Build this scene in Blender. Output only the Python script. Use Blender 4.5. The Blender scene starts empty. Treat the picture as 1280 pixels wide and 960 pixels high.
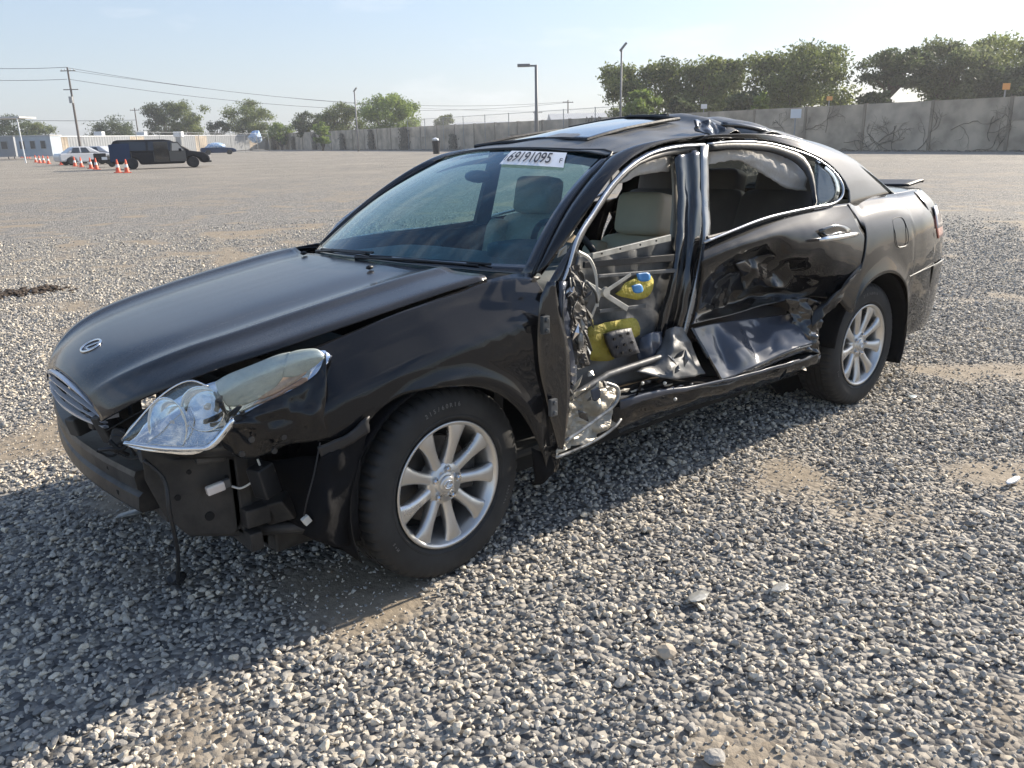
import bpy, bmesh, math, random
import numpy as np
from mathutils import Vector, Matrix, noise
random.seed(7); rng = np.random.default_rng(7)
D2R = math.radians
scn = bpy.context.scene
COL = scn.collection

# ------------------------------------------------------------------ camera
CAM = np.array([1.42819, 2.89910, 1.42214]); YAW, PIT, ROL, FPX = -2.26439, 0.28966, -0.02132, 1033.69
_f = np.array([math.cos(YAW)*math.cos(PIT), math.sin(YAW)*math.cos(PIT), -math.sin(PIT)])
_r = np.array([math.sin(YAW), -math.cos(YAW), 0.0]); _u = np.cross(_r, _f)
c_, s_ = math.cos(ROL), math.sin(ROL)
RT, UP = c_*_r+s_*_u, -s_*_r+c_*_u
cd = bpy.data.cameras.new('camera'); cam = bpy.data.objects.new('camera', cd); COL.objects.link(cam)
cam.matrix_world = Matrix(((RT[0], UP[0], -_f[0], CAM[0]), (RT[1], UP[1], -_f[1], CAM[1]), (RT[2], UP[2], -_f[2], CAM[2]), (0, 0, 0, 1)))
cd.sensor_width = 36; cd.lens = FPX*36/1280; cd.clip_start = 0.05; cd.clip_end = 3000
scn.camera = cam

# ------------------------------------------------------------------ sky, sun, exposure
SUN_AZ, SUN_EL = D2R(176), D2R(25)
sv = Vector((math.cos(SUN_AZ)*math.cos(SUN_EL), math.sin(SUN_AZ)*math.cos(SUN_EL), math.sin(SUN_EL)))
w = bpy.data.worlds.new('World'); scn.world = w; w.use_nodes = True
nt = w.node_tree; N, L = nt.nodes, nt.links
bg = N['Background']; bg.inputs[1].default_value = 0.102
sky = N.new('ShaderNodeTexSky'); sky.sky_type = 'NISHITA'; sky.sun_disc = False
sky.sun_elevation = SUN_EL; sky.sun_rotation = math.atan2(sv.x, sv.y)
sky.altitude = 0; sky.air_density = 1.0; sky.dust_density = .7; sky.ozone_density = 3.0
tc = N.new('ShaderNodeTexCoord'); mp = N.new('ShaderNodeMapping'); mp.inputs['Scale'].default_value = (2.2, 2.2, 9)
nz = N.new('ShaderNodeTexNoise'); nz.inputs['Scale'].default_value = 1.6; nz.inputs['Detail'].default_value = 7; nz.inputs['Roughness'].default_value = .58
rp = N.new('ShaderNodeValToRGB'); rp.color_ramp.elements[0].position = .50; rp.color_ramp.elements[1].position = .70
rp.color_ramp.elements[1].color = (.55, .55, .55, 1)
mx = N.new('ShaderNodeMix'); mx.data_type = 'RGBA'; mx.inputs[7].default_value = (5.2, 5.3, 5.5, 1)
hz = N.new('ShaderNodeSeparateXYZ'); L.new(tc.outputs['Generated'], hz.inputs[0])
hr = N.new('ShaderNodeMapRange'); hr.inputs[1].default_value = -.02; hr.inputs[2].default_value = .42; hr.inputs[3].default_value = .8; hr.inputs[4].default_value = .05; L.new(hz.outputs[2], hr.inputs[0])
hm = N.new('ShaderNodeMix'); hm.data_type = 'RGBA'; hm.inputs[7].default_value = (2.75, 2.95, 3.4, 1); L.new(hr.outputs[0], hm.inputs[0]); L.new(sky.outputs[0], hm.inputs[6])
L.new(tc.outputs['Generated'], mp.inputs[0]); L.new(mp.outputs[0], nz.inputs[0]); L.new(nz.outputs[0], rp.inputs[0])
L.new(rp.outputs[0], mx.inputs[0]); L.new(hm.outputs[2], mx.inputs[6]); L.new(mx.outputs[2], bg.inputs[0])
sl = bpy.data.lights.new('sun', 'SUN'); sl.energy = 4.6; sl.angle = D2R(.5); sl.color = (1, .90, .76)
so = bpy.data.objects.new('sun', sl); COL.objects.link(so); so.rotation_mode = 'QUATERNION'; so.rotation_quaternion = sv.to_track_quat('Z', 'Y')
so.location = (-20, 2, 20)
vs = scn.view_settings; vs.view_transform = 'Standard'; vs.look = 'None'; vs.gamma = 1; vs.exposure = 1.05

# ------------------------------------------------------------------ helpers
def ray(u, v): return (u-640)/FPX*RT - (v-480)/FPX*UP + _f
def Pw(u, v, y):                       # photograph direction met with the upright plane Y = y
    d = ray(u, v); t = (y-CAM[1])/d[1]; return CAM+t*d
TILT = .025                            # the wreck sits a little low on its far side
def P(u, v, y):
    q = Pw(u, v, y); return (q[0], q[1], q[2]-(q[1]-.8)*TILT)
def tilt(v): return (v[0], v[1], v[2]+(v[1]-.8)*TILT)
FH = np.array([math.cos(YAW), math.sin(YAW)])
def far(u, v, D):
    d = ray(u, v); k = d[0]*FH[0]+d[1]*FH[1]; q = CAM+d/k*D; return (q[0], q[1], q[2])
def ground(u, v):
    d = ray(u, v); t = -CAM[2]/d[2]; q = CAM+t*d; return (q[0], q[1], 0.0)

def setp(o, label=None, cat=None, group=None, kind=None):
    if label: o['label'] = label
    if cat: o['category'] = cat
    if group: o['group'] = group
    if kind: o['kind'] = kind
    return o
def empty(name, loc=(0, 0, 0), rz=0, **k):
    o = bpy.data.objects.new(name, None); COL.objects.link(o); o.location = loc; o.rotation_euler = (0, 0, rz); o.empty_display_size = .2
    return setp(o, **k)
def link(name, me, m=None, parent=None):
    o = bpy.data.objects.new(name, me); COL.objects.link(o)
    if m is not None and not me.materials:
        for q in (m if isinstance(m, (list, tuple)) else [m]): me.materials.append(q)
    if parent is not None: o.parent = parent
    return o
def mesh(name, V, F, m=None, parent=None, smooth=False, thick=0, bevel=0, sub=0, mats=None):
    me = bpy.data.meshes.new(name); me.from_pydata([tuple(map(float, v)) for v in V], [], F); me.update()
    if smooth:
        me.polygons.foreach_set('use_smooth', [True]*len(me.polygons))
    o = link(name, me, m, parent)
    if mats: me.polygons.foreach_set('material_index', mats)
    if thick:
        s = o.modifiers.new('s', 'SOLIDIFY'); s.thickness = thick; s.offset = -1
    if bevel:
        b = o.modifiers.new('b', 'BEVEL'); b.width = bevel; b.segments = 2; b.limit_method = 'ANGLE'; b.angle_limit = D2R(35)
    if sub:
        s = o.modifiers.new('u', 'SUBSURF'); s.levels = sub; s.render_levels = sub
    return o
class MB:
    def __init__(s): s.V = []; s.F = []
    def add(s, V, F):
        n = len(s.V); s.V += [tuple(v) for v in V]; s.F += [tuple(i+n for i in f) for f in F]; return s
    def box(s, a, b, R=None, o=(0, 0, 0)):
        x0, y0, z0 = a; x1, y1, z1 = b
        V = [(x0, y0, z0), (x1, y0, z0), (x1, y1, z0), (x0, y1, z0), (x0, y0, z1), (x1, y0, z1), (x1, y1, z1), (x0, y1, z1)]
        if R is not None: V = [tuple(R @ Vector(v)+Vector(o)) for v in V]
        return s.add(V, [(0, 3, 2, 1), (4, 5, 6, 7), (0, 1, 5, 4), (1, 2, 6, 5), (2, 3, 7, 6), (3, 0, 4, 7)])
    def hexa(s, q0, q1):               # two quads joined
        return s.add(list(q0)+list(q1), [(0, 3, 2, 1), (4, 5, 6, 7), (0, 1, 5, 4), (1, 2, 6, 5), (2, 3, 7, 6), (3, 0, 4, 7)])
    def tube(s, pts, r, n=8, cap=True):
        pts = [Vector(p) for p in pts]; rs = [float(q) for q in r] if isinstance(r, (list, tuple)) else [float(r)]*len(pts)
        base = len(s.V); up = None
        for i, p in enumerate(pts):
            t = (pts[min(i+1, len(pts)-1)]-pts[max(i-1, 0)])
            if t.length < 1e-9: t = Vector((0, 0, 1))
            t.normalize()
            if up is None: up = Vector((0, 0, 1)) if abs(t.z) < .9 else Vector((1, 0, 0))
            a = t.cross(up)
            if a.length < 1e-6: a = t.orthogonal()
            a.normalize(); b = a.cross(t).normalized(); up = b
            for k in range(n):
                th = 2*math.pi*k/n; s.V.append(tuple(p+rs[i]*(math.cos(th)*a+math.sin(th)*b)))
        for i in range(len(pts)-1):
            for k in range(n):
                a0 = base+i*n+k; a1 = base+i*n+(k+1) % n; s.F.append((a0, a1, a1+n, a0+n))
        if cap:
            s.F.append(tuple(base+k for k in range(n))[::-1]); s.F.append(tuple(base+(len(pts)-1)*n+k for k in range(n)))
        return s
    def lathe(s, prof, n=32, ax='z', o=(0, 0, 0)):
        base = len(s.V)
        for (r, h) in prof:
            for k in range(n):
                th = 2*math.pi*k/n; c, q = r*math.cos(th), r*math.sin(th)
                v = (c, q, h) if ax == 'z' else ((c, h, q) if ax == 'y' else (h, c, q))
                s.V.append((v[0]+o[0], v[1]+o[1], v[2]+o[2]))
        for i in range(len(prof)-1):
            for k in range(n):
                a0 = base+i*n+k; a1 = base+i*n+(k+1) % n; s.F.append((a0, a1, a1+n, a0+n))
        return s
    def ico(s, c, r, sc=(1, 1, 1), jit=0, sub=1):
        bm = bmesh.new(); bmesh.ops.create_icosphere(bm, subdivisions=sub, radius=1)
        V = []
        for v in bm.verts:
            k = 1+random.uniform(-jit, jit); V.append((c[0]+v.co.x*r*sc[0]*k, c[1]+v.co.y*r*sc[1]*k, c[2]+v.co.z*r*sc[2]*k))
        F = [tuple(v.index for v in f.verts) for f in bm.faces]; bm.free(); return s.add(V, F)
    def make(s, name, m, parent=None, **k): return mesh(name, s.V, s.F, m, parent, **k)
def cr(pts, n):                        # Catmull-Rom resample, n steps per span
    P_ = [np.array(p, float) for p in pts]; out = []
    for i in range(len(P_)-1):
        p1, p2 = P_[i], P_[i+1]; p0 = P_[i-1] if i else 2*p1-p2; p3 = P_[i+2] if i+2 < len(P_) else 2*p2-p1
        for k in range(n):
            t = k/n; out.append(.5*(2*p1+(p2-p0)*t+(2*p0-5*p1+4*p2-p3)*t*t+(3*p1-p0-3*p2+p3)*t**3))
    out.append(P_[-1]); return out
def lin(pts, n):
    P_ = [np.array(p, float) for p in pts]; out = []
    for i in range(len(P_)-1):
        for k in range(n): out.append(P_[i]+(P_[i+1]-P_[i])*k/n)
    out.append(P_[-1]); return out
def patch(name, rows, m, parent, nu=6, nv=4, thick=.003, flip=False, fn=None, t=True, smooth=True, fu=cr, fv=cr, mirror=False):
    R1 = [fu(r, nu) for r in rows]; cols = list(zip(*R1)); G = [fv(c, nv) for c in cols]   # G[u][v]
    nU, nV = len(G), len(G[0]); V = []
    for i in range(nU):
        for j in range(nV):
            p = tuple(G[i][j])
            if fn: p = fn(p, i/(nU-1), j/(nV-1))
            if mirror: p = (p[0], -p[1], p[2])
            V.append(tilt(p) if t else p)
    F = []
    for i in range(nU-1):
        for j in range(nV-1):
            a = i*nV+j; F.append((a, a+1, a+nV+1, a+nV))
    if t:                                  # make every panel face outward from the car's middle
        A_ = np.array(V, float); q_ = np.array(F); n_ = np.cross(A_[q_[:, 2]]-A_[q_[:, 0]], A_[q_[:, 3]]-A_[q_[:, 1]]); c_ = A_[q_].mean(1)-np.array((-1.4, 0, .5))
        if (n_*c_).sum() < 0: F = [f[::-1] for f in F]
    return mesh(name, V, F, m, parent, smooth=smooth, thick=thick)
def interp(x, T):
    xs = [a for a, b in T]; return float(np.interp(x, xs, [b for a, b in T]))

# ------------------------------------------------------------------ materials
def node_mat(name):
    m = bpy.data.materials.new(name); m.use_nodes = True; return m, m.node_tree.nodes, m.node_tree.links
def mat(name, col, rough=.5, metal=0, coat=0, bump=0, bscale=40, var=0, vscale=6, spec=.5, rvar=0, col2=None, coord='Object', bdist=.01, detail=5):
    m, N, L = node_mat(name); b = N['Principled BSDF']
    b.inputs['Base Color'].default_value = (*col, 1); b.inputs['Roughness'].default_value = rough; b.inputs['Metallic'].default_value = metal
    b.inputs['Coat Weight'].default_value = coat; b.inputs['Coat Roughness'].default_value = .03; b.inputs['Specular IOR Level'].default_value = spec
    tc = N.new('ShaderNodeTexCoord')
    if var or col2:
        n = N.new('ShaderNodeTexNoise'); n.inputs['Scale'].default_value = vscale; n.inputs['Detail'].default_value = detail; L.new(tc.outputs[coord], n.inputs['Vector'])
        r = N.new('ShaderNodeValToRGB'); r.color_ramp.elements[0].position = .35; r.color_ramp.elements[1].position = .65
        c2 = col2 or tuple(min(1, c*(1+var)) for c in col); c1 = col if col2 else tuple(c*(1-var) for c in col)
        r.color_ramp.elements[0].color = (*c1, 1); r.color_ramp.elements[1].color = (*c2, 1); L.new(n.outputs[0], r.inputs[0]); L.new(r.outputs[0], b.inputs['Base Color'])
    if rvar:
        n = N.new('ShaderNodeTexNoise'); n.inputs['Scale'].default_value = vscale*.7; n.inputs['Detail'].default_value = 6; L.new(tc.outputs[coord], n.inputs['Vector'])
        q = N.new('ShaderNodeMapRange'); q.inputs[1].default_value = .3; q.inputs[2].default_value = .7; q.inputs[3].default_value = max(0, rough-rvar); q.inputs[4].default_value = rough+rvar
        L.new(n.outputs[0], q.inputs[0]); L.new(q.outputs[0], b.inputs['Roughness'])
    if bump:
        n = N.new('ShaderNodeTexNoise'); n.inputs['Scale'].default_value = bscale; n.inputs['Detail'].default_value = 4; L.new(tc.outputs[coord], n.inputs['Vector'])
        k = N.new('ShaderNodeBump'); k.inputs['Strength'].default_value = bump; k.inputs['Distance'].default_value = bdist
        L.new(n.outputs[0], k.inputs['Height']); L.new(k.outputs[0], b.inputs['Normal'])
    return m
def paint_mat(name, base, dust, dustc=(.23, .21, .19), flake=0.0, crough=.03):
    m, N, L = node_mat(name); b = N['Principled BSDF']; tc = N.new('ShaderNodeTexCoord')
    b.inputs['Metallic'].default_value = flake; b.inputs['Coat Weight'].default_value = 1; b.inputs['Coat IOR'].default_value = 1.45; b.inputs['Coat Roughness'].default_value = crough
    n1 = N.new('ShaderNodeTexNoise'); n1.inputs['Scale'].default_value = 3.5; n1.inputs['Detail'].default_value = 8; n1.inputs['Roughness'].default_value = .65
    mp = N.new('ShaderNodeMapping'); mp.inputs['Scale'].default_value = (.45, 7, 1.5); L.new(tc.outputs['Object'], mp.inputs[0]); L.new(mp.outputs[0], n1.inputs['Vector'])
    n2 = N.new('ShaderNodeTexNoise'); n2.inputs['Scale'].default_value = 260; n2.inputs['Detail'].default_value = 2; L.new(tc.outputs['Object'], n2.inputs['Vector'])
    ge = N.new('ShaderNodeNewGeometry'); sp = N.new('ShaderNodeSeparateXYZ'); L.new(ge.outputs['Normal'], sp.inputs[0])
    up = N.new('ShaderNodeMapRange'); up.inputs[1].default_value = 0.2; up.inputs[2].default_value = .95; up.inputs[3].default_value = .03; up.inputs[4].default_value = 1; L.new(sp.outputs[2], up.inputs[0])
    a = N.new('ShaderNodeMath'); a.operation = 'MULTIPLY'; L.new(n1.outputs[0], a.inputs[0]); L.new(n2.outputs[0], a.inputs[1])
    a2 = N.new('ShaderNodeMath'); a2.operation = 'MULTIPLY'; L.new(a.outputs[0], a2.inputs[0]); L.new(up.outputs[0], a2.inputs[1])
    a3 = N.new('ShaderNodeMath'); a3.operation = 'MULTIPLY'; a3.inputs[1].default_value = dust*4; a3.use_clamp = True; L.new(a2.outputs[0], a3.inputs[0])
    mx = N.new('ShaderNodeMix'); mx.data_type = 'RGBA'; mx.inputs[6].default_value = (*base, 1); mx.inputs[7].default_value = (*dustc, 1); L.new(a3.outputs[0], mx.inputs[0]); L.new(mx.outputs[2], b.inputs['Base Color'])
    r = N.new('ShaderNodeMapRange'); r.inputs[3].default_value = crough; r.inputs[4].default_value = crough+.45; r.inputs[2].default_value = .6; L.new(a3.outputs[0], r.inputs[0]); L.new(r.outputs[0], b.inputs['Coat Roughness'])
    b.inputs['Roughness'].default_value = .6; b.inputs['Specular IOR Level'].default_value = .04
    n3 = N.new('ShaderNodeTexNoise'); n3.inputs['Scale'].default_value = 1.8; L.new(tc.outputs['Object'], n3.inputs['Vector'])
    k = N.new('ShaderNodeBump'); k.inputs['Strength'].default_value = .05; k.inputs['Distance'].default_value = .01; L.new(n3.outputs[0], k.inputs['Height']); L.new(k.outputs[0], b.inputs['Normal']); L.new(k.outputs[0], b.inputs['Coat Normal'])
    return m
def glass_mat(name, tint, refl=1.0, dirt=0.0, filmc=(.45, .5, .5)):  # dirt: strength of a diffuse film
    m, N, L = node_mat(name); N.remove(N['Principled BSDF']); out = N['Material Output']
    tr = N.new('ShaderNodeBsdfTransparent'); tr.inputs[0].default_value = (*tint, 1)
    gl = N.new('ShaderNodeBsdfGlossy'); gl.inputs['Roughness'].default_value = .02; gl.inputs[0].default_value = (refl*.86, refl*.95, refl, 1)
    lw = N.new('ShaderNodeLayerWeight'); lw.inputs[0].default_value = .5; pw = N.new('ShaderNodeMath'); pw.operation = 'POWER'; pw.inputs[1].default_value = 4.5; L.new(lw.outputs['Facing'], pw.inputs[0])
    fr = N.new('ShaderNodeMath'); fr.operation = 'MULTIPLY_ADD'; fr.inputs[1].default_value = .9; fr.inputs[2].default_value = .08; L.new(pw.outputs[0], fr.inputs[0])
    mx = N.new('ShaderNodeMixShader'); L.new(fr.outputs[0], mx.inputs[0]); L.new(tr.outputs[0], mx.inputs[1]); L.new(gl.outputs[0], mx.inputs[2])
    last = mx
    if dirt:
        tc = N.new('ShaderNodeTexCoord'); n = N.new('ShaderNodeTexNoise'); n.inputs['Scale'].default_value = 5; n.inputs['Detail'].default_value = 10; n.inputs['Roughness'].default_value = .7
        mp = N.new('ShaderNodeMapping'); mp.inputs['Scale'].default_value = (1, 4, 1); mp.inputs['Rotation'].default_value = (.3, .2, .5); L.new(tc.outputs['Object'], mp.inputs[0]); L.new(mp.outputs[0], n.inputs['Vector'])
        n2 = N.new('ShaderNodeTexNoise'); n2.inputs['Scale'].default_value = 90; n2.inputs['Detail'].default_value = 2; L.new(tc.outputs['Object'], n2.inputs['Vector'])
        ml = N.new('ShaderNodeMath'); ml.operation = 'MULTIPLY'; L.new(n.outputs[0], ml.inputs[0]); L.new(n2.outputs[0], ml.inputs[1])
        r = N.new('ShaderNodeMapRange'); r.inputs[1].default_value = .2; r.inputs[2].default_value = .45; r.inputs[4].default_value = dirt; L.new(ml.outputs[0], r.inputs[0])
        df = N.new('ShaderNodeBsdfDiffuse'); df.inputs[0].default_value = (*filmc, 1)
        m2 = N.new('ShaderNodeMixShader'); L.new(r.outputs[0], m2.inputs[0]); L.new(mx.outputs[0], m2.inputs[1]); L.new(df.outputs[0], m2.inputs[2]); last = m2
    L.new(last.outputs[0], out.inputs[0]); return m
M = {}
M['paint'] = paint_mat('black car paint', (.008, .008, .009), .035, flake=0)
M['paint_rear'] = paint_mat('black car paint dusty', (.012, .011, .010), .11, flake=0)
M['paint_roof'] = paint_mat('dusty roof paint with painted sheen', (.015, .014, .013), .45, flake=0, dustc=(.30, .29, .27), crough=.08)  # real dust, made heavier so its pale tone also paints in reflected sky
M['paint_hood'] = paint_mat('black car paint with road dust', (.012, .012, .014), .13, flake=0, dustc=(.20, .20, .21), crough=.10)
M['chrome'] = mat('brushed chrome', (.78, .78, .78), .14, 1, rvar=.08, vscale=20)
M['chromet'] = mat('window chrome', (.55, .56, .58), .28, .9, rvar=.1, vscale=15)
M['dullchrome'] = mat('scuffed chrome', (.30, .31, .32), .32, .8, rvar=.1, vscale=18)
M['grille'] = mat('silver grille bars', (.72, .73, .76), .35, .3)
M['mirror'] = mat('reflector chrome', (.86, .88, .9), .05, 1, bump=.05, bscale=20)
M['alloy'] = mat('alloy wheel', (.62, .61, .59), .33, .85, rvar=.08, vscale=12, bump=.05, bscale=90)
M['rubber'] = mat('tyre rubber', (.022, .022, .022), .72, bump=.25, bscale=150, var=.35, vscale=9, bdist=.002)
M['rubbertxt'] = mat('tyre lettering', (.16, .155, .145), .8)
M['blk'] = mat('black plastic', (.016, .016, .017), .5, bump=.2, bscale=60, var=.4, vscale=8, bdist=.004)
M['blkgl'] = mat('gloss black', (.01, .01, .011), .12, coat=1)
M['liner'] = mat('wheel liner felt', (.011, .011, .012), .95, bump=.4, bscale=30, bdist=.01, spec=.12)
M['under'] = mat('dirty underbody', (.03, .029, .028), .6, .2, bump=.4, bscale=35, col2=(.06, .055, .05), vscale=14, bdist=.006)
M['beam'] = mat('bumper beam steel', (.028, .028, .03), .45, .5, bump=.25, bscale=30, col2=(.075, .073, .07), vscale=11, bdist=.005)
M['steel'] = mat('bare grey steel', (.07, .075, .078), .5, .3, bump=.35, bscale=18, col2=(.15, .15, .15), vscale=10, bdist=.01)
M['bluesteel_sheen'] = paint_mat('dark panel with painted sky tint', (.05, .058, .078), .08, flake=0, crough=.12, dustc=(.22, .23, .26))  # bluish base puts the sky reflected by the folded door into the colour
M['creamsteel'] = mat('torn cream primer steel', (.5, .46, .38), .45, .25, bump=.4, bscale=14, col2=(.3, .27, .22), vscale=16, bdist=.012)
M['brightmetal'] = mat('torn bright metal', (.42, .42, .40), .42, .5, bump=.5, bscale=20, col2=(.10, .10, .10), vscale=18, bdist=.01)
M['reg'] = mat('galvanised regulator steel', (.45, .44, .40), .4, .5, var=.2, vscale=20)
M['yellow'] = mat('yellow door membrane', (.36, .30, .05), .8, bump=1, bscale=22, var=.25, vscale=8, bdist=.02)
M['bluetape'] = mat('blue tape', (.05, .22, .5), .5)
M['vent'] = mat('black perforated cover', (.03, .032, .04), .55, bump=.3, bscale=60)
M['seat'] = mat('beige leather', (.66, .53, .37), .55, bump=.15, bscale=80, var=.08, vscale=5, bdist=.003)
M['seatd'] = mat('brown grey cloth', (.12, .105, .095), .7, bump=.15, bscale=80, var=.15)
M['trim'] = mat('beige trim', (.4, .37, .31), .6, bump=.1)
M['darkint'] = mat('dark cabin', (.045, .045, .045), .8, bump=.2, bscale=30)
M['dash'] = mat('grey dashboard', (.10, .12, .125), .65, bump=.1, bscale=120)
M['airbag'] = mat('white curtain airbag cloth', (.50, .48, .45), .85, bump=.5, bscale=22, bdist=.02)
M['wind'] = glass_mat('windshield glass', (.36, .58, .64), .95, .20, (.14, .34, .40))  # dirt film coloured teal to paint in tint and reflected sky
M['glass'] = glass_mat('dark side glass', (.30, .32, .32), .9, .08)
M['sideglass'] = glass_mat('clear side glass', (.85, .92, .88), .9, .05)
M['lens'] = glass_mat('clear lamp lens', (.93, .95, .96), .9, .05, (.75, .75, .7))
M['hazelens'] = mat('hazed lamp lens', (.50, .53, .47), .25, 0, coat=.8, bump=.15, bscale=15, col2=(.36, .39, .34), vscale=10, bdist=.01)
M['amber'] = mat('amber lamp', (.52, .36, .26), .2, coat=.6)
M['red'] = mat('tail lamp', (.65, .25, .18), .15, coat=1)
M['clearwht'] = mat('clear white lamp', (.8, .72, .66), .1, coat=1)
M['white'] = mat('white paint', (.78, .78, .76), .5, var=.06, vscale=3)
M['paper'] = mat('sticker white', (.93, .93, .93), .5)
M['ink'] = mat('black ink', (.02, .02, .025), .5)
M['wirewht'] = mat('white wire', (.6, .58, .52), .5)
M['blk_shade'] = mat('flat black and painted shade', (.02, .02, .02), .8, spec=.2)
M['disc'] = mat('brake disc', (.12, .11, .10), .45, .7, var=.3, vscale=12)

# ------------------------------------------------------------------ ground
def gravel_mat():
    m, N, L = node_mat('crushed grey gravel'); b = N['Principled BSDF']; b.inputs['Roughness'].default_value = .85; b.inputs['Specular IOR Level'].default_value = .25
    tc = N.new('ShaderNodeTexCoord'); co = tc.outputs['Object']
    def nzt(s, d=4, r=.55):
        n = N.new('ShaderNodeTexNoise'); n.inputs['Scale'].default_value = s; n.inputs['Detail'].default_value = d; n.inputs['Roughness'].default_value = r; L.new(co, n.inputs['Vector']); return n
    def rmp(src, els):
        r = N.new('ShaderNodeValToRGB'); e = r.color_ramp.elements
        while len(e) < len(els): e.new(.5)
        for k, (p, c) in enumerate(els): e[k].position = p; e[k].color = (*c, 1)
        L.new(src, r.inputs[0]); return r
    def mixc(f, a, bb):
        x = N.new('ShaderNodeMix'); x.data_type = 'RGBA'
        if isinstance(f, float): x.inputs[0].default_value = f
        else: L.new(f, x.inputs[0])
        for i, s in ((6, a), (7, bb)):
            if isinstance(s, tuple): x.inputs[i].default_value = (*s, 1)
            else: L.new(s, x.inputs[i])
        return x.outputs[2]
    vo = N.new('ShaderNodeTexVoronoi'); vo.inputs['Scale'].default_value = 42; L.new(co, vo.inputs['Vector'])
    sp = N.new('ShaderNodeSeparateColor'); L.new(vo.outputs['Color'], sp.inputs[0])
    st = rmp(sp.outputs[0], [(0, (.075, .073, .072)), (.35, (.20, .193, .183)), (.7, (.31, .29, .26)), (1, (.47, .43, .36))])
    big = nzt(.35, 6); mid = nzt(1.7, 6); fine = nzt(14, 6, .7)
    dirt = rmp(fine.outputs[0], [(.3, (.22, .18, .13)), (.7, (.38, .31, .225))])
    at = N.new('ShaderNodeAttribute'); at.attribute_name = 'bare'; mk = N.new('ShaderNodeMath'); mk.operation = 'ADD'; L.new(mid.outputs[0], mk.inputs[0]); L.new(big.outputs[0], mk.inputs[1])
    mr = N.new('ShaderNodeMapRange'); mr.inputs[1].default_value = .98; mr.inputs[2].default_value = 1.14; L.new(mk.outputs[0], mr.inputs[0])
    mm = N.new('ShaderNodeMath'); mm.operation = 'MAXIMUM'; mm.use_clamp = True; L.new(at.outputs['Fac'], mm.inputs[0]); L.new(mr.outputs[0], mm.inputs[1])
    sel = N.new('ShaderNodeMath'); sel.operation = 'LESS_THAN'; sel.inputs[1].default_value = -.5; L.new(at.outputs['Fac'], sel.inputs[0])
    mr = N.new('ShaderNodeMix'); mr.data_type = 'FLOAT'; L.new(sel.outputs[0], mr.inputs[0]); L.new(at.outputs['Fac'], mr.inputs[2]); m5 = N.new('ShaderNodeMath'); m5.operation = 'MULTIPLY'; m5.inputs[1].default_value = .5; L.new(mm.outputs[0], m5.inputs[0]); L.new(m5.outputs[0], mr.inputs[3])
    # bare sandy ground farther off, by place (world Y)
    xyz = N.new('ShaderNodeSeparateXYZ'); L.new(co, xyz.inputs[0])
    cb = N.new('ShaderNodeMath'); cb.operation = 'MULTIPLY_ADD'; cb.inputs[1].default_value = .75; L.new(xyz.outputs[0], cb.inputs[0]); L.new(xyz.outputs[1], cb.inputs[2])
    fm = N.new('ShaderNodeMapRange'); fm.inputs[1].default_value = -22; fm.inputs[2].default_value = -48; fm.inputs[3].default_value = 0; fm.inputs[4].default_value = .75; L.new(cb.outputs[0], fm.inputs[0])
    base = mixc(mr.outputs[0], st.outputs[0], dirt.outputs[0])
    far_c = rmp(nzt(.25, 8, .7).outputs[0], [(.35, (.25, .23, .195)), (.65, (.36, .32, .265))])
    base = mixc(fm.outputs[0], base, far_c.outputs[0]); 
    L.new(base, b.inputs['Base Color'])
    v2 = N.new('ShaderNodeMath'); v2.operation = 'SUBTRACT'; v2.inputs[0].default_value = 1; L.new(vo.outputs['Distance'], v2.inputs[1])
    iv = N.new('ShaderNodeMath'); iv.operation = 'SUBTRACT'; iv.inputs[0].default_value = 1; iv.use_clamp = True; L.new(mr.outputs[0], iv.inputs[1]); k = N.new('ShaderNodeBump'); L.new(iv.outputs[0], k.inputs['Strength']); k.inputs['Distance'].default_value = .02; L.new(v2.outputs[0], k.inputs['Height'])
    k2 = N.new('ShaderNodeBump'); k2.inputs['Strength'].default_value = .5; k2.inputs['Distance'].default_value = .02; L.new(fine.outputs[0], k2.inputs['Height']); L.new(k.outputs[0], k2.inputs['Normal']); L.new(k2.outputs[0], b.inputs['Normal'])
    return m
def gz(x, y):
    if abs(x) > 12 or abs(y) > 12: return 0
    return 0
def ground_sheet():
    xs = [-900, -300, -120, -60, -40, -25]+list(np.arange(-16, 5.01, .1))+[20, 60, 200, 900]
    ys = [-900, -300, -120, -60, -40, -25]+list(np.arange(-16, 5.01, .1))+[20, 60, 200, 900]
    V = [(x, y, 0) for x in xs for y in ys]; n = len(ys)
    F = [(i*n+j, (i+1)*n+j, (i+1)*n+j+1, i*n+j+1) for i in range(len(xs)-1) for j in range(n-1)]
    o = mesh('ground', V, F, gravel_mat()); at = o.data.attributes.new('bare', 'FLOAT', 'POINT')
    at.data.foreach_set('value', np.array([barem(x, y) if (-16 < x < 5 and -16 < y < 5) else -1.0 for x, y, z in V], dtype='f'))
    return setp(o, label='grey and tan gravel lot', kind='structure')
def dirtmask(x, y):
    return .5*(noise.noise((x*.9, y*.9, 3.1))+1)*.55+.5*(noise.noise((x*2.6, y*2.6, 9.7))+1)*.45
def barem(x, y):
    b = min(1, max(0, (dirtmask(x, y)-.55)/.10)); e = math.hypot(x-CAM[0], y-CAM[1]); return b*.92
ground_sheet()
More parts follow.
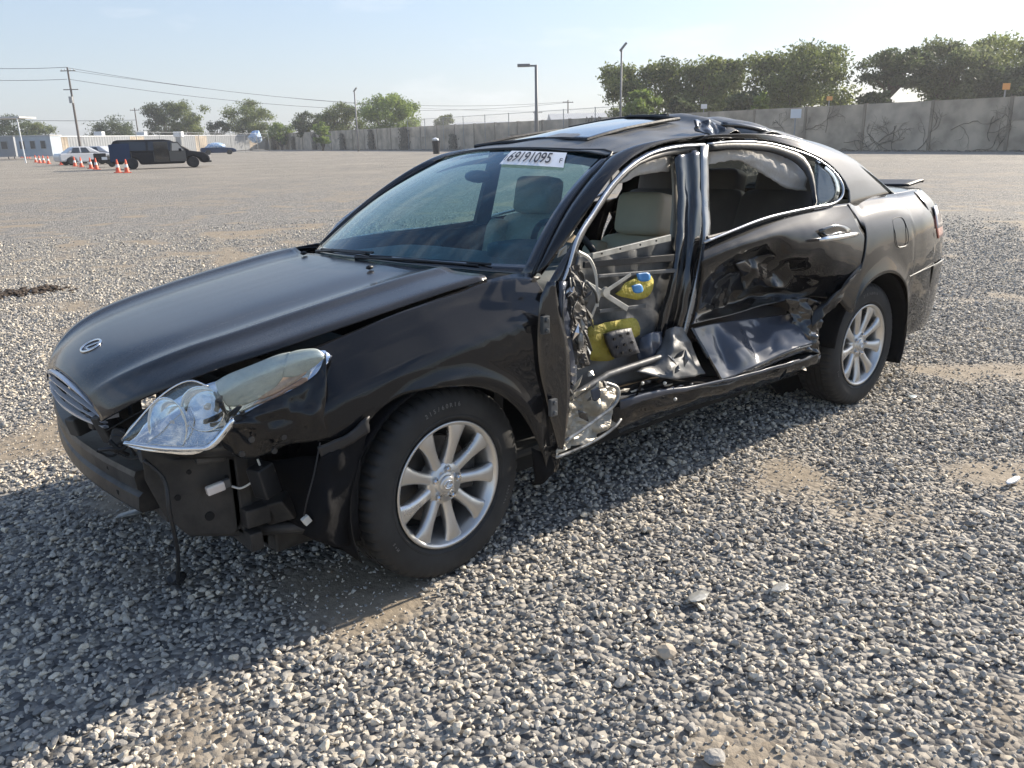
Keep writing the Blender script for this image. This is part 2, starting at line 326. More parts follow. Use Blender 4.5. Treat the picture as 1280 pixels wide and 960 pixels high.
def rock_meshes():
    m, N, L = node_mat('gravel stones'); b = N['Principled BSDF']; b.inputs['Roughness'].default_value = .8; b.inputs['Specular IOR Level'].default_value = .3
    oi = N.new('ShaderNodeObjectInfo'); r = N.new('ShaderNodeValToRGB'); e = r.color_ramp.elements
    els = [(0, (.22, .212, .20)), (.3, (.38, .36, .325)), (.6, (.52, .48, .415)), (.85, (.66, .58, .46)), (1, (.75, .66, .52))]
    while len(e) < len(els): e.new(.5)
    for k, (p, c) in enumerate(els): e[k].position = p; e[k].color = (*c, 1)
    L.new(oi.outputs['Random'], r.inputs[0])
    tc = N.new('ShaderNodeTexCoord'); n = N.new('ShaderNodeTexNoise'); n.inputs['Scale'].default_value = 3; n.inputs['Detail'].default_value = 6; L.new(tc.outputs['Object'], n.inputs['Vector'])
    x = N.new('ShaderNodeMix'); x.data_type = 'RGBA'; x.blend_type = 'OVERLAY'; x.inputs[0].default_value = .5; L.new(r.outputs[0], x.inputs[6]); L.new(n.outputs[0], x.inputs[7]); L.new(x.outputs[2], b.inputs['Base Color'])
    out = []
    for k in range(9):
        bm = bmesh.new(); bmesh.ops.create_icosphere(bm, subdivisions=2, radius=1)
        s = (random.uniform(.8, 1.25), random.uniform(.65, 1), random.uniform(.45, .75))
        pl = [(Vector((random.gauss(0, 1), random.gauss(0, 1), random.gauss(0, 1))).normalized(), random.uniform(.42, .8)) for _ in range(11)]
        for v in bm.verts:
            c = v.co.copy()
            for nn, d in pl:
                q = c.dot(nn)
                if q > d: c -= nn*(q-d)
            v.co = Vector((c.x*s[0], c.y*s[1], c.z*s[2]))
        bmesh.ops.dissolve_limit(bm, angle_limit=D2R(12), verts=bm.verts, edges=bm.edges); bmesh.ops.triangulate(bm, faces=bm.faces)
        me = bpy.data.meshes.new('stone'); bm.to_mesh(me); bm.free(); me.materials.append(m); out.append(me)
    return out
def gravel():
    rocks = rock_meshes(); src = bpy.data.collections.new('stone_kinds')
    for me in rocks:
        o = bpy.data.objects.new('stone', me); src.objects.link(o)
    # points in the area in front of the lens, out to about 13 m
    n = 860000
    X = rng.uniform(-13.5, 4.2, n); Y = rng.uniform(-12.5, 4.6, n)
    dx, dy = X-CAM[0], Y-CAM[1]; dep = dx*FH[0]+dy*FH[1]; lat = dx*FH[1]-dy*FH[0]
    dist = np.hypot(dx, dy); keep = (dep > -.6) & (np.abs(lat) < dep*.80+2.2) & (dist < 17)
    X, Y, dist = X[keep], Y[keep], dist[keep]
    # density falls off with distance while stones get a little bigger
    pr = np.clip(1.0-(dist-5)/12, 0, 1)**1.3; dm = np.array([dirtmask(a, b) for a, b in zip(X, Y)])
    bare = np.clip((dm-.55)/.10, 0, 1); pr *= 1-.50*bare
    k = rng.random(len(X)) < pr; X, Y, dist, bare = X[k], Y[k], dist[k], bare[k]
    S = rng.lognormal(math.log(.0092), .36, len(X)); S = np.clip(S, .0038, .022)*(1-.42*bare)
    S *= 1+np.clip(dist-7, 0, 7)*.03
    Z = S*rng.uniform(-.1, .75, len(X))
    me = bpy.data.meshes.new('gravel'); me.vertices.add(len(X)); me.vertices.foreach_set('co', np.stack([X, Y, Z], 1).ravel().astype('f'))
    a = me.attributes.new('size', 'FLOAT', 'POINT'); a.data.foreach_set('value', S.astype('f'))
    o = link('gravel', me); setp(o, 'loose grey and tan gravel stones spread over the lot', 'gravel', kind='stuff')
    ng = bpy.data.node_groups.new('gravel', 'GeometryNodeTree'); ng.interface.new_socket('Geometry', in_out='INPUT', socket_type='NodeSocketGeometry'); ng.interface.new_socket('Geometry', in_out='OUTPUT', socket_type='NodeSocketGeometry')
    G = ng.nodes; K = ng.links; gi = G.new('NodeGroupInput'); go = G.new('NodeGroupOutput')
    ip = G.new('GeometryNodeInstanceOnPoints'); ci = G.new('GeometryNodeCollectionInfo'); ci.inputs[0].default_value = src; ci.inputs['Separate Children'].default_value = True; ci.inputs['Reset Children'].default_value = True
    rr = G.new('FunctionNodeRandomValue'); rr.data_type = 'FLOAT_VECTOR'; rr.inputs[0].default_value = (-.6, -.6, 0); rr.inputs[1].default_value = (.6, .6, 6.283)
    na = G.new('GeometryNodeInputNamedAttribute'); na.data_type = 'FLOAT'; na.inputs[0].default_value = 'size'
    K.new(gi.outputs[0], ip.inputs['Points']); K.new(ci.outputs[0], ip.inputs['Instance']); ip.inputs['Pick Instance'].default_value = True
    K.new(rr.outputs[0], ip.inputs['Rotation']); K.new(na.outputs[0], ip.inputs['Scale']); K.new(ip.outputs[0], go.inputs[0])
    md = o.modifiers.new('stones', 'NODES'); md.node_group = ng
    print('stones', len(X))
gravel()

# ------------------------------------------------------------------ the wrecked sedan
CAR = empty('wrecked_sedan', (0, 0, 0), label='black sedan with its left side torn open and no front bumper', cat='car')
def part(name, mb, m, parent=CAR, **k): 
    mb.V = [tilt(v) for v in mb.V]; return mb.make(name, m, parent, **k)
W_T = [(-3.885, .30), (-3.86, .50), (-3.80, .65), (-3.70, .755), (-3.55, .81), (-3.3, .855), (-3.0, .88), (-2.6, .895), (-2.0, .90), (-1.0, .90), (-.4, .895), (0, .89), (.2, .875), (.4, .85), (.6, .80), (.75, .72), (.84, .62), (.90, .48), (.95, .30)]
def wid(x): return interp(x, W_T)
def din(z): return interp(z, [(.15, .07), (.25, .03), (.35, .012), (.5, .0), (.62, -.004), (.75, 0), (.84, .010), (.9, .03), (.97, .065), (1.03, .095), (1.12, .125)])
def sp(x, z): return (x, wid(x)-din(z), z)
def ripple(a, s, seed=0):
    def f(p, u, v):
        q = (p[0]*s+seed, p[1]*s, p[2]*s); e = min(1, 6*min(u, 1-u, v, 1-v))
        return (p[0], p[1]+a*e*noise.noise(q), p[2])
    return f
def crumple(a, s, seed=0, dirv=(0, 1, 0), pin=False):
    def f(p, u, v):
        q = Vector((p[0]*s+seed, p[1]*s, p[2]*s)); r = (abs(noise.noise(q))*1.8-.5)+.5*(abs(noise.noise(q*2.3))*1.8-.5)
        e = min(1, 5*min(u, 1-u, v, 1-v)) if pin else 1
        x = noise.noise(q*1.4+Vector((9, 2, 1)))*a*.6*e
        return (p[0]+dirv[0]*a*r*e+x, p[1]+dirv[1]*a*r*e, p[2]+dirv[2]*a*r*e+x*.7)
    return f

# --- fenders
FC = [((-.44, .972), (-.475, .33)), ((-.42, .976), (-.455, .27)), ((-.38, .98), (-.41, .28)), ((-.33, .98), (-.37, .36)), ((-.28, .976), (-.32, .46)),
      ((-.22, .970), (-.26, .55)), ((-.15, .955), (-.18, .62)), ((-.07, .942), (-.09, .665)), ((.01, .928), (.01, .685)), ((.09, .914), (.1, .695)),
      ((.17, .897), (.18, .69)), ((.24, .880), (.25, .66)), ((.31, .863), (.31, .615)), ((.36, .85), (.37, .60))]
FCL = FC+[((.40, .845), (.41, .60)), ((.43, .825), (.44, .60))]
FT = [(-.45, .98), (-.3, .976), (0, .930), (.2, .889), (.36, .85), (.45, .81), (.6, .78)]
def fpt(x, z):
    h = interp(x, FT)-z; d = interp(h, [(0, .130), (.05, .078), (.125, .018), (.145, .008), (.22, .0), (.3, 0)])
    low = max(0, .5-z)*.08; a = math.hypot(x, z-.332); lip = -.012*math.exp(-((a-.37)/.025)**2)
    cr_ = .010*math.exp(-((h-.16)/.02)**2)
    return (x, wid(x)-d-low-lip+cr_*0, z)
def fender(mirror):
    rows = []
    for k in range(15):
        t = k/14; rows.append([fpt(a[0]+(b[0]-a[0])*t, a[1]+(b[1]-a[1])*t) for a, b in (FC if mirror else FCL)])
    return patch('fender', rows, M['paint'], CAR, 4, 2, .002, mirror=mirror, fn=None if mirror else ripple(.004, 3))
fender(False); fender(True)
# front nose of the fender below the lamp, bent and torn
rows = [[P(407, 440, .83), P(396, 466, .83), P(365, 487, .83), P(325, 506, .815), P(300, 518, .79), P(283, 512, .76)],
        [P(408, 490, .86), P(395, 500, .86), P(365, 512, .85), P(325, 522, .83), P(295, 530, .80), P(279, 525, .765)],
        [P(405, 525, .865), P(395, 530, .865), P(365, 535, .85), P(322, 545, .82), P(298, 548, .79), P(276, 548, .76)],
        [P(412, 547, .865), P(390, 552, .85), P(362, 556, .83), P(320, 572, .80), P(300, 572, .77), P(280, 560, .75)]]
patch('fender_nose', rows, M['paint'], CAR, 8, 8, .002, fn=crumple(.014, 9, 3, pin=True), t=True)
for (u, v) in ((312, 548), (340, 562), (352, 545), (300, 566), (385, 540)):
    c = P(u, v, .825); mb = MB(); mb.lathe([(0, .006), (.008, .006), (.009, 0)], 10, 'y', (c[0], c[1]+.012, c[2])); part('bolt', mb, M['beam'])
# lower bracket strip between fender and liner
rows = [[P(398, 560, .86), P(430, 545, .875), P(462, 520, .885)], [P(402, 573, .86), P(432, 560, .875), P(462, 540, .885)]]
patch('bumper_bracket', rows, M['blk'], CAR, 6, 4, .006, fn=crumple(.005, 20, 4))

# --- bonnet
HE0 = [(-.25, .765, .985), (-.1, .755, .965), (.05, .742, .94), (.2, .732, .915), (.35, .715, .888), (.5, .69, .858), (.62, .645, .83), (.73, .585, .79), (.81, .50, .745), (.86, .42, .70), (.885, .35, .665)]
HE = [(a, b, c+.006) for a, b, c in HE0]
HC = [(-.17, 1.000), (-.02, .985), (.13, .963), (.28, .939), (.42, .914), (.55, .888), (.66, .864), (.75, .838), (.82, .808), (.87, .778), (.90, .748)]
def hood():
    rows = []
    ts = [-1, -.985, -.95, -.88, -.81, -.74, -.67, -.58, -.4, -.2, 0, .2, .4, .58, .67, .74, .81, .88, .95, .985, 1]
    for k, e in enumerate(HE):
        r = []
        for t in ts:
            a = abs(t); z = e[2]+(HC[k][1]-e[2])*(1-a**2.4); x = e[0]+(HC[k][0]-e[0])*(1-a**2.2)
            fade = min(1, (10-k)/5+.25)
            z += .013*fade*math.exp(-((a-.74)/.055)**2)-.006*fade*math.exp(-((a-.56)/.10)**2)
            if a > .99: z -= .016; 
            elif a > .96: z -= .003
            r.append((x, e[1]*t, z))
        rows.append(r)
    return patch('bonnet', rows, M['paint_hood'], CAR, 4, 5, .004, flip=True, fn=ripple(.0, 1))
H = hood()
# emblem on the bonnet nose: ring with a slanted L
def hood_pt(y, x):
    best = None
    for e, c in zip(HE, HC):
        a = abs(y/e[1]); px = e[0]+(c[0]-e[0])*(1-a**2.2); pz = e[2]+(c[1]-e[2])*(1-a**2.4); 
        if best is None or abs(px-x) < abs(best[0]-x): best = (px, pz)
    P_ = sorted((e[0]+(c[0]-e[0])*(1-abs(y/e[1])**2.2), e[2]+(c[1]-e[2])*(1-abs(y/e[1])**2.4)) for e, c in zip(HE, HC))
    return float(np.interp(x, [q[0] for q in P_], [q[1] for q in P_]))
def badge(center, ex, ey, s, parent, m, n=.004):
    ex, ey = Vector(ex).normalized(), Vector(ey).normalized(); nn = ex.cross(ey).normalized(); c = Vector(center)
    def q(a, b, h=0): return tuple(c+ex*a*s+ey*b*s+nn*(h+n))
    mb = MB(); ring = [q(math.cos(t)*1.0, math.sin(t)*.72) for t in np.linspace(0, 2*math.pi, 29)]
    mb.tube(ring, s*.09, 6, False)
    mb.tube([q(.42, .60), q(-.38, -.30), q(-.40, -.36)], s*.08, 6); mb.tube([q(-.40, -.34), q(.80, -.34)], s*.08, 6)
    return mb
zz = hood_pt(0, .80); dz = (hood_pt(0, .84)-hood_pt(0, .76))/.08
mb = badge((.80, 0, zz), (0, -1, 0), (-1, 0, -dz), .050, CAR, M['chrome']); 
part('emblem', badge((.80, 0, zz), (0, 1, 0), (-1, 0, -dz), .046, CAR, M['chrome'], .003), M['chrome'], smooth=True)
for (u, v, y) in ((380, 322, -.33), (462, 334, .30)):
    x = P(u, v, y)[0]; z = hood_pt(y, x)+.004; mb = MB(); mb.ico((x, y, z+.006), .013, (1.3, .8, .7)); part('washer_nozzle', mb, M['blk'], smooth=True)

# --- grille
def gx(y): return .905-.30*y*y
mb = MB(); 
zt = lambda y: .742-.55*y*y; zb = lambda y: .625+.05*y*y
ys = np.linspace(-.345, .345, 19)
V = []; 
def bar(z0, z1, dep, y0=-.345, y1=.345):
    mb = MB(); b = 0
    yy = np.linspace(y0, y1, 19)
    for y in yy:
        f = lambda q: (zt(y)*(1-q)+zb(y)*q)
        x = gx(y); mb.V += [(x+dep, y, f(z0)), (x+dep*.6, y, f(z1)), (x-.004, y, f(z1)), (x-.004, y, f(z0))]
    for i in range(len(yy)-1):
        for k in range(4): a = i*4+k; c = i*4+(k+1) % 4; mb.F.append((a, c, c+4, a+4))
    return mb
for a, b in ((-.02, .09), (.28, .37), (.56, .65), (.84, .97)): part('grille_bar', bar(a, b, .012), M['grille'])
for s in (-1, 1):
    mb = MB(); y = .345*s; mb.hexa([(gx(y)+.004, y, zt(y)), (gx(y)+.004, y, zb(y)+.03), (gx(y)-.03, y, zb(y)+.03), (gx(y)-.03, y, zt(y))], [(gx(y), y+.014*s, zt(y)-.004), (gx(y), y+.010*s, zb(y)+.03), (gx(y)-.035, y+.010*s, zb(y)+.03), (gx(y)-.035, y+.014*s, zt(y))]); part('grille_surround', mb, M['grille'])
rows = [[(gx(y)-.030, y, zt(y)-.006) for y in np.linspace(-.345, .345, 5)], [(gx(y)-.05, y, zb(y)) for y in np.linspace(-.345, .345, 5)]]
patch('grille_backing', rows, M['blk'], CAR, 4, 2, .004)

# --- front structure
mb = MB(); yy = np.linspace(-.66, .50, 25)
prof = [(0, 0), (.006, .012), (.002, .05), (-.012, .062), (.002, .074), (.006, .115), (0, .13), (-.08, .13), (-.08, 0)]
def bx(y): return .895-.16*abs(y)**1.8
for y in yy:
    for dx, dz_ in prof: mb.V.append((bx(y)+dx, y, .400+dz_))
n = len(prof)
for i in range(len(yy)-1):
    for k in range(n): a = i*n+k; c = i*n+(k+1) % n; mb.F.append((a, c, c+n, a+n))
mb.F += [tuple(range(n))[::-1], tuple(len(mb.V)-n+k for k in range(n))]
part('bumper_beam', mb, M['beam'])
mb = MB()
for (y, z) in ((.30, .500), (.35, .430)): mb = MB(); mb.box((bx(y)-.006, y-.017, z-.009), (bx(y)+.004, y+.017, z+.009)); part('beam_slot', mb, M['blk_shade'], bevel=.004)
mb = MB(); mb.box((.60, .42, .37), (.80, .56, .52)); mb.box((.58, .36, .30), (.62, .60, .60)); part('crash_box', mb, M['under'], bevel=.006)
mb = MB(); mb.box((.60, -.56, .37), (.80, -.42, .52)); mb.box((.58, -.80, .30), (.62, -.36, .60)); part('crash_box', mb, M['under'], bevel=.006)
mb = MB(); mb.box((.56, -.72, .24), (.60, .66, .30)); mb.box((.56, -.60, .68), (.60, .62, .72)); mb.box((.56, -.02, .3), (.60, .02, .7))
for s in (-1, 1): mb.box((.56, s*.58-.03, .28), (.60, s*.58+.03, .70))
part('radiator_support', mb, M['under'], bevel=.004)
mb = MB(); mb.box((.50, -.34, .29), (.53, .34, .69)); part('radiator', mb, M['blk'])
mb = MB()
for k in range(26): 
    z = .305+k*.015; mb.box((.53, -.33, z), (.534, .33, z+.004))
part('radiator_fin', mb, M['steel'])
# folded rail end with holes, the big dark plate below the lamp
pts = [(175, 562), (215, 575), (300, 572), (325, 590), (330, 620), (292, 668), (235, 670), (205, 645), (180, 600)]
V1 = [P(u, v, .60) for u, v in pts]; V2 = [(x-.05, y-.03, z) for x, y, z in V1]; k = len(pts)
mb = MB(); mb.add(V1+V2, [tuple(range(k)), tuple(range(k, 2*k))[::-1]]+[(i, i+k, (i+1) % k+k, (i+1) % k) for i in range(k)])
part('rail_plate', mb, M['under'], bevel=.004)
mb = MB()
for (u, v, r) in ((262, 645, .014), (222, 622, .009), (236, 590, .007), (283, 596, .006), (300, 618, .010)):
    c = P(u, v, .60); mb = MB(); mb.lathe([(0, .003), (r, .003), (r, -.004)], 14, 'y', (c[0], c[1]+.001, c[2])); part('plate_hole', mb, M['blk_shade'])
mb = MB(); a = P(205, 560, .64); b = P(300, 560, .74)
rows = [[P(170, 548, .64), P(230, 562, .70), P(300, 560, .76)], [P(172, 556, .60), P(230, 572, .66), P(300, 572, .72)]]
patch('upper_tie_bar', rows, M['beam'], CAR, 6, 3, .01, fn=crumple(.006, 18, 2))
# clear marker lamp hanging on the plate
c = P(267, 611, .63); mb = MB(); mb.box((-.032, -.01, -.014), (.022, .012, .014), Matrix.Rotation(.12, 3, 'Y'), c); o = part('side_marker', mb, M['clearwht'], bevel=.005)
mb = MB(); mb.box((-.05, -.012, -.012), (-.032, .004, .012), Matrix.Rotation(.12, 3, 'Y'), c); part('marker_socket', mb, M['steel'])
mb = MB(); mb.tube(cr([P(322, 574, .70), P(326, 588, .70), P(318, 600, .68), P(302, 610, .66), P(290, 608, .64)], 5), .0035, 6); part('white_lead', mb, M['wirewht'], smooth=True)
mb = MB(); mb.tube(cr([P(400, 553, .85), P(393, 590, .86), P(384, 625, .86), P(380, 645, .85)], 5), .0022, 6); part('sensor_wire', mb, M['blk'], smooth=True)
mb = MB(); c = P(382, 650, .85); mb.box((-.013, -.008, -.014), (.010, .008, .010), Matrix.Rotation(.5, 3, 'Y'), c); part('wire_plug', mb, M['wirewht'], bevel=.002)
mb = MB(); mb.tube(cr([P(180, 575, .62), P(205, 600, .64), P(212, 640, .66), P(222, 690, .60), P(222, 728, .40)], 6), .006, 7); part('hanging_hose', mb, M['blk'], smooth=True)
mb = MB(); c = ground(222, 732); mb.ico((c[0], c[1], .03), .03, (1, 1, .7), .25, 2); setp(mb.make('rubber_plug', M['blk']), 'black rubber lump lying on shaded gravel under the missing bumper', 'plug')
rd_ = random.Random(5)
for k in range(16):
    u0 = rd_.uniform(118, 300); v0 = rd_.uniform(535, 572); u1 = u0+rd_.uniform(20, 70); y0 = .45+.25*(u0-120)/180
    mb = MB(); mb.tube(cr([P(u0, v0, y0), P((u0+u1)/2, v0+rd_.uniform(-6, 14), y0+.03), P(u1, v0+rd_.uniform(-8, 14), y0+rd_.uniform(.02, .08))], 6), rd_.uniform(.0025, .006), 6); part('loose_wire', mb, M[rd_.choice(['blk', 'blk_shade', 'under', 'blk'])], smooth=True)
for (u, v, y, a, b, c, r, m_) in ((135, 532, .30, .03, .02, .045, .3, 'under'), (150, 545, .36, .02, .03, .03, -.4, 'blk'), (118, 520, .22, .02, .02, .04, .1, 'blk'), (188, 566, .52, .03, .02, .02, .2, 'steel'), (300, 548, .72, .03, .012, .035, .7, 'under'), (262, 572, .66, .04, .02, .012, -.1, 'beam'), (330, 600, .70, .03, .03, .05, .2, 'blk'), (350, 628, .62, .05, .05, .04, .5, 'under'), (316, 640, .60, .04, .05, .03, 0, 'under'), (100, 530, .05, .03, .03, .03, .2, 'under')):
    mb = MB(); mb.box((-a, -b, -c), (a, b, c), Matrix.Rotation(r, 3, 'Y') @ Matrix.Rotation(r*1.4, 3, 'Z'), P(u, v, y)); part('broken_bracket', mb, M[m_], bevel=.006)
rows = [[P(128, 524, .28), P(150, 535, .36), P(175, 548, .46)], [P(122, 540, .28), P(148, 552, .36), P(172, 562, .46)]]
patch('radiator_trim', rows, M['blk'], CAR, 8, 4, .004, fn=crumple(.02, 14, 6))
rows = [[P(290, 505, .70), P(330, 500, .74), P(372, 486, .78)], [P(286, 525, .72), P(330, 522, .76), P(370, 515, .80)]]
patch('headlamp_backing', rows, M['blk'], CAR, 6, 4, .004)
rows = [[(x-.01, y*.985, z-.045) for x, y, z in HE0], [(x-.02, y*.93, z-.05) for x, y, z in HE0], [(x-.03, y*.86, z-.10) for x, y, z in HE0]]
patch('inner_wing', rows, M['blk_shade'], CAR, 2, 2, .003)
rows = [[(x-.01, -y*.985, z-.045) for x, y, z in HE0], [(x-.02, -y*.93, z-.05) for x, y, z in HE0], [(x-.03, -y*.86, z-.10) for x, y, z in HE0]]
patch('inner_wing', rows, M['blk_shade'], CAR, 2, 2, .003)
# cross member and lower arm, steering, subframe
mb = MB(); mb.tube([P(235, 662, .50), P(300, 662, .55), P(400, 658, .70)], .022, 8); mb.box((-.35, -.62, .17), (.45, -.45, .25)); mb.box((-.35, .40, .17), (.50, .55, .25)); mb.box((.35, -.6, .18), (.5, .6, .26)); mb.box((-.4, -.6, .18), (-.25, .6, .26))
part('subframe', mb, M['under'], bevel=.01)
mb = MB(); mb.box((-.15, -.38, .24), (.42, .38, .62)); mb.box((-.05, -.30, .6), (.35, .30, .74)); part('engine_block', mb, M['under'], bevel=.03)
mb = MB(); mb.box((-3.6, -.60, .30), (-2.4, .60, .42)); mb.box((-2.4, -.8, .20), (-.40, .66, .27)); part('floor_pan', mb, M['blk_shade'], bevel=.01)  # near-black material paints in the shade under the sill
mb = MB(); mb.tube([(0, .35, .28), (0, .70, .27)], .03, 8); mb.tube([(-.02, .62, .3), (-.03, .60, .78)], .045, 10); part('strut', mb, M['under'], smooth=True)
# wheel liners
def liner(cx, y0, y1, r, a0, a1, name='wheel_liner', seed=0, am=.008):
    V = []; F = []; n = 26
    ys_ = np.linspace(y0, y1, 8)
    rows = [[(cx+r*math.cos(a), y, .332+r*math.sin(a)) for a in np.linspace(a0, a1, 14)] for y in ys_]
    return patch(name, rows, M['liner'], CAR, 2, 2, .003, fn=crumple(am, 7, seed, (.3, 0, .5)))
liner(-.0, .50, .868, .375, D2R(-22), D2R(128)); liner(-2.72, .45, .872, .385, D2R(8), D2R(205))
liner(0, -.868, -.5, .375, D2R(-22), D2R(200)); liner(-2.72, -.872, -.45, .385, D2R(-15), D2R(205))
for cx in (0, -2.72):
    for s in (1, -1):
        mb = MB(); mb.lathe([(.385, 0), (0, 0)], 28, 'y', (cx, s*.47, .36)); part('inner_wheel_wall', mb, M['liner'])
# torn front liner hanging ahead of the wheel
rows = [[P(400, 572, .855), P(425, 556, .87), P(445, 545, .88), P(462, 530, .885)],
        [P(388, 600, .84), P(412, 600, .88), P(436, 600, .87), P(452, 590, .86)],
        [P(384, 640, .82), P(408, 640, .90), P(430, 645, .86), P(448, 640, .84)],
        [P(378, 668, .80), P(405, 680, .87), P(430, 683, .84), P(452, 676, .80)]]
patch('torn_liner', rows, M['liner'], CAR, 7, 7, .003, fn=crumple(.012, 10, 5))
rows = [[P(330, 580, .62), P(365, 575, .68), P(400, 572, .74)], [P(335, 610, .60), P(365, 615, .68), P(398, 620, .76)], [P(330, 640, .58), P(365, 655, .66), P(398, 668, .74)]]
patch('inner_splash_guard', rows, M['liner'], CAR, 7, 7, .003, fn=crumple(.03, 6, 8))
# rear lower liner edge behind the front wheel
rows = [[P(664, 560, .86), P(676, 565, .88), P(690, 570, .885)], [P(668, 600, .84), P(680, 602, .87), P(692, 590, .88)], [P(662, 600, .80), P(666, 606, .80), P(672, 606, .80)]]
patch('liner_tail', rows, M['liner'], CAR, 5, 5, .003)

# --- headlamp (left) with a broken lens
def lampP(u, v, d=0):
    y = interp(u, [(150, .66), (200, .71), (250, .765), (300, .80), (350, .825), (410, .835)])
    q = P(u, v, y); return (q[0]-.62*d, q[1]-.75*d, q[2]-.1*d)
def lamp_grid(up, lo, d0=0, bulge=.012, k=5, d1=0):
    rows = []
    for j in range(k):
        t = j/(k-1); rows.append([lampP(a[0]+(b[0]-a[0])*t, a[1]+(b[1]-a[1])*t, d0+(d1-d0)*t-bulge*math.sin(math.pi*t)) for a, b in zip(up, lo)])
    return rows
UPL = [(153, 549), (165, 531), (198, 500), (235, 478), (262, 483), (276, 488)]
LOL = [(156, 552), (170, 557), (200, 561), (240, 562), (262, 558), (276, 546)]
patch('headlamp_lens', lamp_grid(UPL, LOL), M['lens'], CAR, 6, 4, .002)
patch('headlamp_housing', lamp_grid([(158, 551), (168, 535), (202, 508), (240, 488), (303, 470), (353, 452), (395, 442), (409, 449)], [(156, 555), (172, 561), (205, 566), (250, 566), (290, 535), (335, 512), (385, 482), (409, 452)], .075, .0), M['mirror'], CAR, 5, 4, .003, fn=crumple(.004, 6, 1, (.6, .7, 0), True))
patch('headlamp_bezel', lamp_grid([(156, 551), (200, 556), (240, 557), (262, 553), (290, 520)], [(154, 556), (200, 564), (240, 565), (268, 560), (296, 528)], .0, .006, 3), M['mirror'], CAR, 6, 3, .004)
def bowl(u, v, r, d, sx=1.0):
    c = Vector(lampP(u, v, d)); ax = Vector((.72, .66, .08)).normalized(); a = ax.cross(Vector((0, 0, 1))).normalized(); b = a.cross(ax).normalized()
    mb = MB(); base = 0; n = 26
    prof = [(1.06, .010), (1.0, .012), (.97, 0), (.85, -.022), (.62, -.042), (.35, -.052), (.16, -.055)]
    for (q, h) in prof:
        for k in range(n):
            th = 2*math.pi*k/n; mb.V.append(tuple(c+a*math.cos(th)*q*r*sx-b*math.sin(th)*q*r+ax*h))
    for i in range(len(prof)-1):
        for k in range(n): A = i*n+k; B = i*n+(k+1) % n; mb.F.append((A, B, B+n, A+n))
    mb2 = MB(); mb2.tube([tuple(c-ax*.055), tuple(c-ax*.012)], [.014, .008], 10); return mb, mb2
for (u, v, r, sx) in ((206, 534, .074, .72), (250, 513, .060, 1.0)):
    a, b = bowl(u, v, r, .030, sx); o = part('reflector', a, M['mirror'], smooth=True); part('bulb', b, M['clearwht'], o, smooth=True)
patch('headlamp_lens', lamp_grid([(262, 480), (300, 462), (345, 445), (392, 436), (407, 445)], [(276, 545), (306, 510), (350, 490), (393, 463), (407, 449)], -.006, .014, 5), M['lens'], CAR, 6, 4, .002)
# hazed outer lens with a jagged edge and the amber corner
patch('hazed_lens', lamp_grid([(268, 478), (285, 468), (315, 456), (345, 444), (362, 440)], [(284, 508), (300, 508), (324, 499), (342, 486), (354, 472)], .004, .012, 5), M['hazelens'], CAR, 6, 4, .004)
patch('outer_lens', lamp_grid([(360, 441), (375, 437), (395, 436), (406, 443)], [(352, 472), (372, 470), (392, 459), (406, 447)], .0, .010, 5), M['hazelens'], CAR, 5, 4, .004)
patch('amber_reflector', lamp_grid([(345, 474), (360, 470), (385, 460)], [(312, 503), (345, 492), (382, 468)], .012, .006, 4), M['amber'], CAR, 5, 3, .004)
mb = MB()
for (a, b) in (((268, 490), (284, 520)), ((276, 488), (270, 515)), ((255, 528), (280, 515)), ((284, 520), (300, 508))): mb.tube([lampP(*a, .0), lampP((a[0]+b[0])/2+3, (a[1]+b[1])/2, -.012), lampP(*b, .0)], [.005, .009, .004], 6)
mb.V = [(x+random.uniform(-.003, .003), y+random.uniform(-.003, .003), z+random.uniform(-.003, .003)) for x, y, z in mb.V]
part('broken_lamp_bracket', mb, M['blk'])
mb = MB()
for pts_ in ([(153, 549), (198, 498), (235, 476), (262, 483)],):
    mb.tube(cr([lampP(u, v, -.004) for u, v in pts_], 5), .0025, 6)
part('lamp_trim_ring', mb, M['chrome'], smooth=True)
# --- windshield, cowl, wipers
def wsB(t): a = abs(t); return (-.175-.27*a**2.2, .775*t, 1.003-.038*a**2)
def wsT(t): a = abs(t); return (-.93-.11*a**2, .575*t, 1.392-.032*a**2)
def wsrow(k, sc=1.0):
    return [tuple(np.array(wsB(t*sc))*(1-k)+np.array(wsT(t*sc))*k+np.array((.10, 0, .075))*math.sin(math.pi*k)*.33) for t in np.linspace(-1, 1, 9)]
patch('windshield', [wsrow(k) for k in (0, .25, .5, .75, 1)], M['wind'], CAR, 4, 4, .0, flip=False)
def ws(t, k, off=.004):
    p = np.array(wsB(t))*(1-k)+np.array(wsT(t))*k+np.array((.10, 0, .075))*math.sin(math.pi*k)*.33; return tuple(p+np.array((.42, 0, .9))*off)
mb = MB()
def band(a, b, wd, off=.002):
    pass
edge = [ws(-1, 0)]+[ws(-1, k) for k in (.25, .5, .75)]+[ws(t, 1) for t in np.linspace(-1, 1, 9)]+[ws(1, k) for k in (.75, .5, .25, 0)]
mb.tube(cr(edge, 3), .006, 6); part('windshield_seal', mb, M['blk'], smooth=True)
rows = [[ws(t, 0, .003) for t in np.linspace(-1, 1, 9)], [ws(t, .035+.03*abs(t)**3, .003) for t in np.linspace(-1, 1, 9)]]
patch('frit_band', rows, M['blkgl'], CAR, 3, 2, .001)
for s in (-1, 1):
    rows = [[ws(s*q, k, .003) for k in (0, .25, .5, .75, 1)] for q in (1, .955)]; patch('frit_band', rows, M['blkgl'], CAR, 3, 2, .001)
